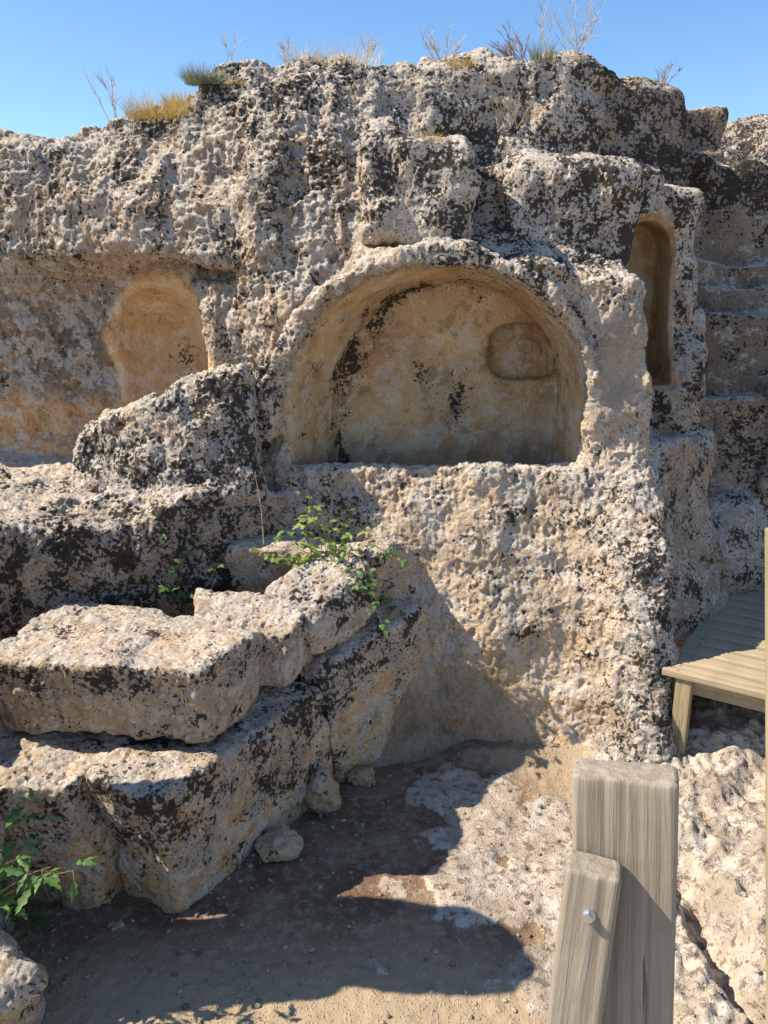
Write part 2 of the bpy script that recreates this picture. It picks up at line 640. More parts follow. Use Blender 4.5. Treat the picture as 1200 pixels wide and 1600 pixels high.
    return d


def rock_disp(p, n, rough):
    """small relief, metres: knobbly, sharply pitted"""
    wp = p + 0.02 * np.stack([vn(p, 22, 36), vn(p, 22, 37), vn(p, 22, 38)], 1)
    w = worley(wp, 15, 41, (1, 1, 0.6))
    w2 = worley(wp, 34, 45, (1, 1, 0.6))
    patch = sstep(-0.1, 0.5, vn(p, 3.5, 35))
    d = 0.006 * (0.7 - 2.0 * np.abs(vn(wp, 11, 31, (1, 1, 0.45)))) + 0.006 * (0.7 - 2.0 * np.abs(vn(p, 27, 32, (1, 1, 0.6)))) + 0.005 * vn(p, 46, 33)
    d = d + 0.011 * sstep(-0.05, 0.05, vn(wp, 7, 51, (1, 1, 0.6))) + 0.007 * sstep(-0.06, 0.06, vn(wp, 16, 52, (1, 1, 0.7))) - 0.008
    d = d + 0.0045 * _T[_h(*(np.floor(p * 260).astype(np.int64).T), 5)]
    d = d - 0.022 * sstep(0.34, 0.16, w) * patch - 0.011 * sstep(0.38, 0.18, w2)
    return d * rough


def regions(p, n):
    """painted character of the stone: black lichen, ochre, pale lichen, brown crust"""
    x, y, z = p[:, 0], p[:, 1], p[:, 2]
    j = 0.12 * vn(p, 3, 61)
    X, Z = x + j, z + 0.12 * vn(p, 3, 62)
    up = sstep(0.35, 0.8, n[:, 2])
    N = len(p)
    lich = np.full(N, 0.32, np.float32)
    och = np.full(N, 0.12, np.float32)
    wht = np.full(N, 0.35, np.float32)
    drk = np.zeros(N, np.float32)

    def blend(a, v, m):
        a += (v - a) * m
    ur = sstep(-0.35, 0.1, X) * sstep(2.55, 2.75, Z)
    blend(lich, 0.72, ur), blend(och, 0.0, ur), blend(wht, 0.85, ur)
    ul = sstep(0.0, -0.3, X) * sstep(2.0, 2.4, Z)
    blend(lich, 0.34, ul), blend(och, 0.14, ul), blend(wht, 0.38, ul), blend(drk, 0.22, ul)
    stk = ul * sstep(0.05, 0.5, vn(p, 5.5, 63, (1, 1, 0.14))) * sstep(2.5, 3.0, Z)
    blend(lich, 0.75, stk * 0.8), blend(drk, 0.45, stk * 0.6)
    tp = sstep(3.25, 3.6, Z)
    blend(lich, 0.6, tp), blend(wht, 0.6, tp), blend(och, 0.05, tp)
    lf = sstep(-1.35, -1.6, X) * sstep(2.55, 2.3, Z)
    blend(drk, 0.62, lf), blend(lich, 0.2, lf), blend(wht, 0.5, lf), blend(och, 0.25, lf)
    lo = sstep(-1.3, -1.7, X) * sstep(1.95, 1.65, Z) * sstep(4.6, 4.8, y)
    blend(och, 0.95, lo), blend(lich, 0.0, lo), blend(wht, 0.1, lo), blend(drk, 0.0, lo)
    # wall below the arch
    wl = sstep(1.6, 1.45, Z) * sstep(-0.3, -0.05, X) * sstep(4.5, 4.4, y)
    blend(lich, 0.28, wl), blend(och, 0.42, wl), blend(wht, 0.30, wl)
    wr = wl * sstep(0.95, 1.25, X)
    blend(lich, 0.62, wr), blend(och, 0.12, wr), blend(wht, 0.6, wr)
    ft = wl * sstep(0.85, 0.45, Z) * sstep(1.3, 0.9, X)
    blend(och, 0.62, ft), blend(lich, 0.08, ft), blend(wht, 0.15, ft)
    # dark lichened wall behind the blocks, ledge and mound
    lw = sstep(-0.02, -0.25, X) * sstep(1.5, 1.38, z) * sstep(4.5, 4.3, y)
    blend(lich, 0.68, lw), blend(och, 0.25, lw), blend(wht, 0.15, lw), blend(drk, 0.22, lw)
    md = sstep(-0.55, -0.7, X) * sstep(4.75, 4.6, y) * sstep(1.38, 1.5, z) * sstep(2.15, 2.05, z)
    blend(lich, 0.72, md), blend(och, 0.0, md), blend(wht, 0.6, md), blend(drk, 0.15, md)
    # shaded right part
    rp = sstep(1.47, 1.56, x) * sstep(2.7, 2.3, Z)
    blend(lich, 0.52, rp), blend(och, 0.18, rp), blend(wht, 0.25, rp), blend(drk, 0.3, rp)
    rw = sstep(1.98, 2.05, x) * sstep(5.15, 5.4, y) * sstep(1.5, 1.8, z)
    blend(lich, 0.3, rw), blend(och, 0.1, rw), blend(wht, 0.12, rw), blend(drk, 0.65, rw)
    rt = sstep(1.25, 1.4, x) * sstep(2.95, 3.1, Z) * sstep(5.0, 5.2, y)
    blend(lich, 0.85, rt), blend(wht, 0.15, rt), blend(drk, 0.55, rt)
    # upward faces paler, with less ochre, black and brown
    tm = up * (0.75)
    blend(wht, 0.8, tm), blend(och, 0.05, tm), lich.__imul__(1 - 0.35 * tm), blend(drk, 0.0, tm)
    # carved rooms
    av = sstep(0.05, -0.01, arch_void(p)) * sstep(4.37, 4.44, y)
    blend(lich, 0.0, av), blend(och, 1.0, av), blend(wht, 0.05, av), blend(drk, 0.0, av)
    rv = av * sstep(2.2, 2.6, Z) * sstep(0.2, 0.5, X)
    blend(lich, 0.35, rv * sstep(0.0, 0.3, vn(p, 5, 66) + 0.2))
    gm = av * sstep(0.1, 0.5, vn(p, 4, 67, (1, 1, 0.6)))
    blend(lich, 0.3, gm * 0.7)
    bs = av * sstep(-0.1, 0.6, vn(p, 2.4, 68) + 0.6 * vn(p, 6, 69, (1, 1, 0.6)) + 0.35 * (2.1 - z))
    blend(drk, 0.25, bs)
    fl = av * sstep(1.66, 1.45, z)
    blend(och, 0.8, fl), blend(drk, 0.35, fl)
    st = av * np.exp(-((x - 0.45) / 0.07) ** 2 - ((z - 1.82) / 0.15) ** 2)
    blend(lich, 1.7, st)
    st = av * np.exp(-((x + 0.12 - (z - 2.1) * 0.45) / 0.07) ** 2) * sstep(1.75, 2.2, z) * sstep(2.6, 2.4, z)
    blend(lich, 0.75, st * 0.9)
    rc = sstep(0.03, 0.0, recess(p)) * sstep(4.9, 4.94, y)
    blend(lich, 0.0, rc), blend(och, 1.0, rc), blend(wht, 0.0, rc), blend(drk, 0.30, rc)
    ar = av * sstep(0.10, 0.0, np.abs(arch2d(x, z, 1.0) + 0.02 + 0.05 * vn(p, 5, 64))) * sstep(4.7, 4.85, y) * sstep(0.9, 0.2, x)
    blend(lich, 0.85, ar)  # dark line painted along the crease between vault and back wall
    nl = sstep(0.10, 0.02, left_niche(p))
    blend(lich, 0.0, nl), blend(och, 1.0, nl), blend(wht, 0.05, nl), blend(drk, 0.0, nl)
    st = nl * np.exp(-((x + 1.32) / 0.07) ** 2 - ((z - 1.95) / 0.18) ** 2)
    blend(lich, 0.55, st)
    tn = sstep(0.05, 0.01, tall_niche(p))
    blend(lich, 0.0, tn), blend(och, 1.0, tn), blend(wht, 0.0, tn), blend(drk, 0.35, tn)
    sc = sstep(0.05, 0.0, ell(p, (1.27, 4.22, 2.12), (0.12, 0.2, 0.25)))
    blend(lich, 0.03, sc), blend(och, 0.1, sc), blend(wht, 0.0, sc), blend(drk, 0.3, sc)
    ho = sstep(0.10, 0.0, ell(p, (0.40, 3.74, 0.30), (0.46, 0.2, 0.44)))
    blend(lich, 0.02, ho), blend(och, 0.7, ho), blend(wht, 0.0, ho), blend(drk, 0.62, ho)  # hollow at the wall foot: brown also paints the shade of its undercut
    return np.clip(np.stack([lich, och, wht, drk], 1), 0, 1.7)


def cliff_rough(p):
    x, y, z = p[:, 0], p[:, 1], p[:, 2]
    r = np.full(len(p), 1.0, np.float32)
    big = sstep(0.0, -0.3, x) * sstep(1.9, 2.2, z)
    r += 0.35 * big
    r -= 0.22 * sstep(1.5, 1.3, z) * sstep(-0.2, 0.1, x) * sstep(1.5, 1.3, x)
    r *= 1 - 0.45 * sstep(0.0, 0.2, x) * sstep(2.6, 2.8, z)
    for f in (arch_void, left_niche, tall_niche):
        m = sstep(0.06, 0.01, f(p))
        if f is arch_void:
            m = m * sstep(4.36, 4.43, y)
        r *= 1 - 0.8 * m
    r *= 1 - 0.85 * sstep(0.05, 0.0, ell(p, (1.27, 4.22, 2.12), (0.12, 0.2, 0.25)))
    r *= 1 - 0.35 * sstep(0.08, 0.0, ell(p, (0.40, 3.74, 0.30), (0.46, 0.2, 0.44)))
    r *= 1 - 0.6 * sstep(1.5, 1.6, x)
    return r


def detail(V, Q, rough_fn, reg_fn):
    V, Q, N = subdiv(V, Q)
    V = V + N * rock_disp(V, N, rough_fn(V))[:, None]
    N = normals(V, Q)
    Ns = N
    return V, Q, reg_fn(V, Ns)


HC = 0.0165
V, Q = mesh_sdf(cliff_sdf, (-3.7, 3.1, -0.3), (3.9, 7.0, 4.15), HC)
# smooth normals of the coarse form decide what counts as a top
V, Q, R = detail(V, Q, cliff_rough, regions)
cen = V[Q].mean(1)
cx, cy, cz = cen[:, 0], cen[:, 1], cen[:, 2]
lab = np.zeros(len(Q), np.int32)                       # 0: the rest of the cliff
A2 = arch2d(cx, cz, 0 * cx)
AV = arch_void(cen)
lab[(cz < 1.6) & (cx > -0.52) & (cx < 1.47) & (cy < 4.5) & (cy > 3.2)] = 5       # front wall
lab[(np.abs(A2 - 0.045) < 0.075) & (cz > 1.62) & (cy < 4.45)] = 1                   # lip
inside = (AV < 0.05) & (cy > 4.33) & (cz > 1.2)
lab[inside] = 2                                                                      # vault and sides
lab[inside & (cy > 4.89)] = 3                                                       # back wall
lab[inside & (cz < 1.45)] = 2
lab[(recess(cen) < 0.03) & (cy > 4.93) & (cy < 5.15)] = 4   # recess
lab[(cy < 4.46) & (cy > 4.1) & (cz > 1.42) & (cz < 1.62) & (cx > -0.62) & (cx < 1.12)] = 6   # parapet
lab[(left_niche(cen) < 0.05) & (cx > -1.66) & (cx < -0.94)] = 7
lab[(tall_niche(cen) < 0.04) & (cx > 1.44)] = 8
lab[(lab == 0) & (cx < -0.66) & (cx > -1.80) & (cy < 4.85) & (cz > 1.50) & (cz < 2.13) & (cy > 3.9)] = 9
lab[(lab == 0) & (cx < -0.5) & (cy < 4.9) & (cz < 1.56)] = 10
lab[(lab == 0) & (cx > 1.98) & (cy > 5.2)] = 11
lab[(lab == 0) & (cx > 1.47) & (cy < 5.09) & (cz < 1.97)] = 12


def piece(k):
    q = Q[lab == k]
    u, inv = np.unique(q, return_inverse=True)
    return V[u], inv.reshape(q.shape), R[u]


def add_piece(k, name, parent=None, **props):
    v, q, r = piece(k)
    return link(name, mk_mesh(name, v, q, True, r), M_ROCK, parent, **props)


cliff = add_piece(0, 'rock_cliff', None, kind='structure', category='cliff',
                  label='tall weathered limestone cliff with black and white lichen behind everything')
tomb = empty('arched_tomb', (0.25, 4.3, 0), category='tomb',
             label='wide arched tomb recess carved into the cliff above a rough pale wall')


def child(o, par):
    o.parent = par
    o.matrix_parent_inverse = Matrix.Translation(-par.location)
    return o


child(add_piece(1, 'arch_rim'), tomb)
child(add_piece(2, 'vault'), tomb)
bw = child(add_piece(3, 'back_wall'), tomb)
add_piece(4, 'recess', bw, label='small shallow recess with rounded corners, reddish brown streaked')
child(add_piece(5, 'front_wall'), tomb)
child(add_piece(6, 'parapet'), tomb)
add_piece(7, 'wall_niche', None, category='niche', label='small rounded ochre niche in the cliff left of the big arch')
add_piece(8, 'wall_niche', None, category='niche', label='tall narrow brown niche right of the big arch')
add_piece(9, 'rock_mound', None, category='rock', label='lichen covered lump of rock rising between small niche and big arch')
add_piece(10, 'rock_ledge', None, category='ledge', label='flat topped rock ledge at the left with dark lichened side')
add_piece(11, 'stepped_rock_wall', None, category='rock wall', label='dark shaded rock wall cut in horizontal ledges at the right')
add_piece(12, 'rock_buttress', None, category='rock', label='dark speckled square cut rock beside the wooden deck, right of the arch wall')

# the same rock running on past both sides of the picture, and the far outcrop behind
for lo_, hi_ in (((-9.0, 3.1, -0.3), (-3.62, 7.2, 4.15)), ((3.82, 3.1, -0.3), (8.5, 7.2, 4.15))):
    v, q = mesh_sdf(cliff_sdf, lo_, hi_, 0.07, 0.5)
    n = normals(v, q)
    link('rock_cliff', mk_mesh('rock_cliff', v, q, True, regions(v, n)), M_ROCK, None, kind='structure')


def far_sdf(p, fine):
    x, y, z = p[:, 0], p[:, 1], p[:, 2]
    d = ell(p, (4.6, 9.0, 3.2), (2.3, 1.3, 1.02))
    d = smin(d, ell(p, (3.1, 9.6, 3.2), (1.2, 1.0, 0.86)), 0.1)
    if fine:
        d = d + 0.07 * vn(p, 2, 71) + 0.05 * vn(p, 5, 72)
    return d


def far_reg(p, n):
    r = np.zeros((len(p), 4), np.float32)
    r[:] = (0.75, 0.0, 0.45, 0.15)
    return r


v, q = mesh_sdf(far_sdf, (1.9, 7.4, 2.2), (6.5, 10.5, 4.6), 0.04)
v, q, r = detail(v, q, lambda p: np.full(len(p), 1.6), far_reg)
link('distant_outcrop', mk_mesh('distant_outcrop', v, q, True, r), M_ROCK, None, category='rock',
     label='pale sunlit rock outcrop far behind the stepped wall at upper right')


# ------------------------------------------------------------------ cut stone blocks
def hull_sdf(corners, k=0.045):
    """corners: 4 top (front left, front right, back right, back left) then the 4 below them"""
    C = np.array(corners, np.float32)
    ctr = C.mean(0)
    faces = [(0, 1, 2, 3), (7, 6, 5, 4), (0, 4, 5, 1), (1, 5, 6, 2), (2, 6, 7, 3), (3, 7, 4, 0)]
    pl = []
    for f in faces:
        a, b, c, d = C[list(f)]
        n = np.cross(c - a, d - b)
        n /= np.linalg.norm(n)
        m = (a + b + c + d) / 4
        if np.dot(n, m - ctr) < 0:
            n = -n
        pl.append((n, np.dot(n, m)))

    def fn(p):
        d = None
        for n, o in pl:
            e = p @ n - o
            d = e if d is None else smax(d, e, k)
        return d
    return fn, C


def block(name, corners, label, reg, seed, h=0.012, k=0.035, amp=1.0, rough=1.0, split=None, group=None, base_och=0.8, extra=None):
    fn, C = hull_sdf(corners, k)

    def sd(p, fine):
        d = fn(p)
        if fine:
            d = d + 0.007 * sstep(-0.05, 0.05, vn(p, 5.5, seed + 8)) + 0.005 * sstep(-0.06, 0.06, vn(p, 13, seed + 9)) - 0.006
            d = d + amp * (0.022 * vn(p, 3.2, seed) + 0.008 * vn(p, 8, seed + 1) + 0.004 * vn(p, 19, seed + 4))
            if extra is not None:
                d = extra(p, d)
        return d
    v, q = mesh_sdf(sd, C.min(0) - 0.12, C.max(0) + 0.12, h, 0.1)
    zt = C[:4, 2].mean()
    zb = C[4:, 2].mean()

    def rg(p, n):
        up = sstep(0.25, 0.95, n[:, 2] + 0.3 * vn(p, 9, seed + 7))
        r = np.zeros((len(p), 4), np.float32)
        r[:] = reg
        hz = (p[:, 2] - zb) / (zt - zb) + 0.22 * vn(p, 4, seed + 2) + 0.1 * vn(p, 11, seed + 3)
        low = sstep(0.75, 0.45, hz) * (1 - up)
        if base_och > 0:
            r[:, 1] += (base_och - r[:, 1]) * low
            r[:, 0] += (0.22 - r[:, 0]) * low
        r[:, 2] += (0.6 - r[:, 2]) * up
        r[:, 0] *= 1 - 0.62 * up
        return np.clip(r, 0, 1)
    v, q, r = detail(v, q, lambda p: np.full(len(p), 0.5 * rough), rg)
    if zb < 0.1:
        pass
    props = dict(category='stone block', label=label)
    if group:
        props['group'] = group
    return link(name, mk_mesh(name, v, q, True, r), M_ROCK, None, **props)


GB = 'ancient cut stone blocks piled in front of the tomb'
block('stone_block', [(-1.70, 2.90, 1.07), (-0.69, 2.88, 1.04), (-0.53, 3.42, 1.01), (-1.50, 3.64, 1.03),
                      (-1.66, 3.00, 0.70), (-0.76, 2.93, 0.66), (-0.55, 3.30, 0.69), (-1.40, 3.55, 0.70)],
      'big loose pitted stone block lying on top of the lower row', (0.62, 0.3, 0.3, 0.08), 101, group=GB, base_och=0.3)
block('stone_block', [(-0.90, 3.36, 1.02), (-0.42, 3.34, 0.97), (-0.34, 3.66, 1.03), (-0.95, 3.78, 1.04),
                      (-0.80, 3.35, 0.71), (-0.44, 3.33, 0.70), (-0.36, 3.62, 0.72), (-0.9, 3.75, 0.71)],
      'short rounded stone wedged between big loose block and tilted slab', (0.72, 0.25, 0.3, 0.08), 111, amp=0.5, group=GB, base_och=0.2)
block('stone_block', [(-0.64, 3.70, 1.05), (-0.38, 3.46, 0.98), (-0.02, 3.86, 1.14), (-0.26, 3.98, 1.24),
                      (-0.52, 3.72, 0.74), (-0.36, 3.52, 0.73), (-0.02, 3.82, 0.85), (-0.28, 4.0, 0.80)],
      'tilted rounded slab leaning up under the leafy plant', (0.72, 0.2, 0.4, 0.05), 121, amp=0.5, k=0.07, group=GB, base_och=0.2)
block('stone_block', [(-0.88, 3.96, 1.20), (0.0, 3.92, 1.17), (0.06, 4.14, 1.16), (-0.78, 4.24, 1.20),
                      (-0.78, 4.02, 0.82), (-0.04, 3.98, 0.82), (-0.02, 4.14, 0.80), (-0.72, 4.2, 0.80)],
      'smooth topped stone block against the wall behind the leafy plant', (0.35, 0.15, 0.3, 0.1), 131, group=GB, base_och=0.4)
block('stone_block', [(-1.17, 2.76, 0.65), (-0.86, 2.62, 0.61), (-0.30, 3.50, 0.63), (-0.75, 3.72, 0.67),
                      (-1.12, 2.86, -0.08), (-0.83, 2.73, -0.08), (-0.24, 3.66, -0.08), (-0.7, 3.75, -0.08)],
      'long stone block in the middle of the lower row with crumbling tan side', (0.72, 0.35, 0.3, 0.08), 141, amp=1.2, group=GB)
block('stone_block', [(-0.44, 3.62, 0.74), (-0.29, 3.50, 0.71), (0.24, 4.05, 0.85), (-0.1, 4.2, 0.87),
                      (-0.42, 3.8, -0.08), (-0.23, 3.68, -0.08), (0.20, 4.03, -0.08), (-0.12, 4.2, -0.08)],
      'stone block of the lower row farthest back, touching the tomb wall', (0.7, 0.35, 0.3, 0.08), 151, amp=1.1, group=GB)
block('stone_block', [(-1.95, 2.62, 0.66), (-1.19, 2.70, 0.64), (-0.83, 3.40, 0.68), (-1.95, 3.5, 0.69),
                      (-1.85, 2.85, -0.08), (-1.20, 2.76, -0.08), (-0.8, 3.40, -0.08), (-1.9, 3.5, -0.08)],
      'front left stone block of the lower row with pointed base', (0.5, 0.4, 0.35, 0.05), 161, amp=1.1, group=GB)
# a supporting stone hidden under the loose ones
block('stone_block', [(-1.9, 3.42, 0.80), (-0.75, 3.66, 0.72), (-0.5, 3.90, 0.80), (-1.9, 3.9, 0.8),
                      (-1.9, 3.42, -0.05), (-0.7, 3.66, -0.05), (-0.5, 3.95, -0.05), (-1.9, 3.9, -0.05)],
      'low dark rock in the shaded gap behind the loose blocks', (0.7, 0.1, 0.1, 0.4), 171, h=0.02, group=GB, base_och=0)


# ------------------------------------------------------------------ ground
def ground_h(x, y):
    p = np.stack([x, y, 0 * x], 1).astype(np.float32)
    z = 0.03 * vn(p, 1.1, 201) + 0.012 * vn(p, 4, 202)
    # bedrock swelling up to the right
    edge = 0.86 + 0.16 * (y - 2.6) + 0.07 * vn(p, 2.5, 203)
    rr = sstep(edge - 0.12, edge + 0.32, x)
    z = z + rr * (0.06 + 0.05 * vn(p, 2.6, 204) + 0.035 * vn(p, 6, 205))
    cr = np.exp(-((x - (1.30 + 0.05 * (2.9 - y)) + 0.05 * vn(p, 5, 209)) / 0.085) ** 2)
    z = z - 0.16 * cr * rr * sstep(3.7, 3.4, y)
    # pale rock patches showing through the dirt
    pm = patch_mask(x, y)
    z = z + 0.02 * pm
    # rise against the wall
    z = z + 0.10 * np.exp(-np.maximum(3.78 - y, 0) / 0.10) * sstep(0.2, 0.5, x)
    rock = np.maximum(rr, pm)
    z = z + rock * (0.45 + 1.1 * rr) * (1 + 0.9 * np.exp(-((x - 1.30) / 0.16) ** 2)) * (0.014 * vn(p, 9, 206) + 0.010 * vn(p, 19, 207) - 0.016 * sstep(0.35, 0.1, worley(p, 15, 208)) + 0.006 * vn(p, 38, 210) * 1.3)
    z = z + (1 - rock) * (0.004 * vn(p, 25, 211) + 0.003 * vn(p, 50, 212))
    return z, rock


def patch_mask(x, y):
    p = np.stack([x, y, 0 * x], 1).astype(np.float32)
    m = 0
    for cx_, cy_, rx, ry in ((0.42, 3.45, 0.30, 0.26), (0.40, 3.18, 0.36, 0.13), (0.42, 2.84, 0.36, 0.20), (0.80, 3.0, 0.26, 0.5), (0.72, 2.4, 0.3, 0.25)):
        q = np.sqrt(((x - cx_) / rx) ** 2 + ((y - cy_) / ry) ** 2) + 0.28 * vn(p, 6, 221) + 0.15 * vn(p, 15, 222)
        m = np.maximum(m, sstep(1.05, 0.75, q))
    return m


def ground():
    m, nt, b = new_mat('packed_dirt')
    k = NB(nt)
    P = k.n('ShaderNodeTexCoord').outputs['Object']
    at_ = k.n('ShaderNodeAttribute', attribute_name='reg')
    sp = k.n('ShaderNodeSeparateColor')
    k.l(at_.outputs['Color'], sp.inputs[0])
    rock, pale = sp.outputs[0], sp.outputs[1]
    n1 = k.noise(P, 3, 7, 0.62)
    n2 = k.noise(P, 24, 6, 0.65)
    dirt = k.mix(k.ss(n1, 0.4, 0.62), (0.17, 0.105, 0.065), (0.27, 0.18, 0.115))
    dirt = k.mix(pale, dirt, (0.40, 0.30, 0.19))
    dirt = k.mix(k.math('MULTIPLY', k.ss(n2, 0.5, 0.62), 0.5), dirt, (0.40, 0.31, 0.22))
    spk = k.math('MULTIPLY', k.ss(k.vor(P, 130), 0.30, 0.2), k.ss(k.noise(P, 7, 5, 0.6), 0.45, 0.6))
    dirt = k.mix(k.math('MULTIPLY', spk, 0.8), dirt, (0.42, 0.34, 0.25))
    rk = k.mix(k.ss(n1, 0.4, 0.6), (0.36, 0.29, 0.215), (0.50, 0.42, 0.33))
    nb = k.noise(P, 22, 10, 0.74)
    rk = k.mix(k.math('MULTIPLY', k.ss(nb, 0.53, 0.57), 0.8), rk, (0.13, 0.10, 0.08))
    rk = k.mix(k.math('MULTIPLY', k.ss(k.noise(P, 12, 8, 0.7), 0.53, 0.58), 0.5), rk, (0.55, 0.51, 0.45))
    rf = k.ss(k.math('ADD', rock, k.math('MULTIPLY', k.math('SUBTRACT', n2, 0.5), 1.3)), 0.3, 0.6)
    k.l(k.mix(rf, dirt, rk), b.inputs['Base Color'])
    b.inputs['Roughness'].default_value = 0.97
    b.inputs['Specular IOR Level'].default_value = 0.1
    hh = k.math('ADD', k.noise(P, 60, 7, 0.7), k.math('MULTIPLY', k.ss(k.vor(P, 70), 0, 0.4, 1, 0), 0.6))
    k.l(k.bump(hh, 0.8, 0.01), b.inputs['Normal'])
    return m


M_DIRT = ground()


def grid_ground():
    # one sheet: fine where it is seen, growing coarser to the horizon
    def axis(a, b, h):
        mid = list(np.arange(a, b, h))
        o = []
        s, q = h, b
        while q < 400:
            o.append(q)
            s *= 1.25
            q += s
        o.append(400)
        l = []
        s, q = h, a - h
        while q > -400:
            l.append(q)
            s *= 1.25
            q -= s
        l.append(-400)
        return np.array(l[::-1] + mid + o, np.float32)
    xs = axis(-2.2, 2.6, 0.0115)
    ys = axis(1.7, 4.6, 0.0115)
    X, Y = np.meshgrid(xs, ys, indexing='ij')
    x, y = X.ravel(), Y.ravel()
    z, rock = ground_h(x, y)
    far = sstep(6, 20, np.maximum(np.abs(x), np.abs(y)))
    z = z * (1 - far)
    V = np.stack([x, y, z], 1)
    i = np.arange(len(x)).reshape(X.shape)
    Q = np.stack([i[:-1, :-1].ravel(), i[1:, :-1].ravel(), i[1:, 1:].ravel(), i[:-1, 1:].ravel()], 1)
    p = np.stack([x, y, 0 * x], 1).astype(np.float32)
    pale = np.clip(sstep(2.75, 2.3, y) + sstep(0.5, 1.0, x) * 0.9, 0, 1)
    A = np.stack([rock, pale, 0 * x, 0 * x + 1], 1)
    return V, Q, A


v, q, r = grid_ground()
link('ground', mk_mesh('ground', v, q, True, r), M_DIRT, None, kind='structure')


def gz(x, y):
    z, _ = ground_h(np.array([x], np.float32), np.array([y], np.float32))
    return float(z[0])


# ------------------------------------------------------------------ loose stones
def pebble(name, c, r, label, seed, reg=(0.15, 0.5, 0.2, 0.1), cat='stone', group=None, h=None):
    c = np.array(c, np.float32)
    R_ = np.array(r, np.float32)

    def sd(p, fine):
        q = (p - c)
        d = ell(p, c, r)
        m = float(min(r))
        d = d + m * 0.30 * vn(q + seed, 0.9 / m, seed)
        if fine:
            d = d + m * 0.16 * vn(q + seed, 2.7 / m, seed + 1)
        return d
    hh = h or max(0.006, float(min(r)) / 7)
    v, q_ = mesh_sdf(sd, c - R_ * 1.7, c + R_ * 1.7, hh, float(min(r)) * 0.8)

    def rg(p, n):
        a = np.zeros((len(p), 4), np.float32)
        a[:] = reg
        return a
    v, q_, a = detail(v, q_, lambda p: np.full(len(p), min(0.6, float(min(r)) * 6)), rg)
    pr = dict(category=cat, label=label)
    if group:
        pr['group'] = group
    return link(name, mk_mesh(name, v, q_, True, a), M_ROCK, None, **pr)


GS = 'fallen stones beside the lower blocks'
for i, (u, vv, zc, r, lb) in enumerate([
        (503, 1240, 0.10, (0.085, 0.09, 0.11), 'brown wedge shaped stone leaning on the base of the block row'),
        (440, 1320, 0.05, (0.10, 0.08, 0.065), 'rough pale stone on dirt in front of the brown wedge shaped stone'),
        (565, 1215, 0.03, (0.08, 0.06, 0.045), 'low rounded stone in the shade beside the farthest lower block'),
        (645, 1140, 0.03, (0.06, 0.05, 0.04), 'small tan stone at the foot of the farthest lower block'),
        (180, 1447, 0.0, (0.035, 0.03, 0.02), 'small pebble on dark dirt before the front left block'),
        (580, 1508, 0.0, (0.035, 0.03, 0.022), 'round grey pebble in the shaded dirt, left of a pale twin'),
        (598, 1520, 0.0, (0.03, 0.03, 0.022), 'pale pebble lying just right of the round grey pebble'),
        (388, 1484, 0.0, (0.028, 0.02, 0.016), 'pale flat pebble in the middle of the shaded dirt'),
        (700, 1200, 0.0, (0.03, 0.025, 0.02), 'small grey pebble near the foot of the tomb wall')]):
    P = at(u, vv, Z=zc)
    pebble('loose_stone', P, r, lb, 301 + i * 5, group=GS, reg=(0.1, 0.75 if i < 4 else 0.3, 0.1, 0.3))
pebble('boulder', (-1.60, 2.22, 0.10), (0.36, 0.30, 0.28), 'rough boulder in the bottom left corner half in shade', 351,
       reg=(0.35, 0.35, 0.45, 0.1), cat='boulder', h=0.014)

# unseen rock added outside the left edge to shade the near ground
def side_sdf(p, fine):
    d = box(p, (-2.12, 2.415, 0.8), (0.62, 0.17, 1.25), 0.05, 0.12)
    d = smin(d, box(p, (-2.4, 2.7, 0.4), (0.6, 0.35, 0.7), 0.2, 0.2), 0.1)
    if fine:
        d = d + 0.10 * vn(p, 2.5, 371) + 0.05 * vn(p, 6, 372)
    return d


v, q = mesh_sdf(side_sdf, (-3.3, 1.5, -0.2), (-1.2, 3.3, 2.3), 0.03)
n = normals(v, q)
r_ = np.tile(np.array([[0.5, 0.1, 0.5, 0.1]], np.float32), (len(v), 1))
link('shade_rock', mk_mesh('shade_rock', v, q, True, r_), M_ROCK, None, category='rock',
     label='added unseen rock past the left edge that shades the near ground')

# gravel: uncountable
rng = np.random.RandomState(5)


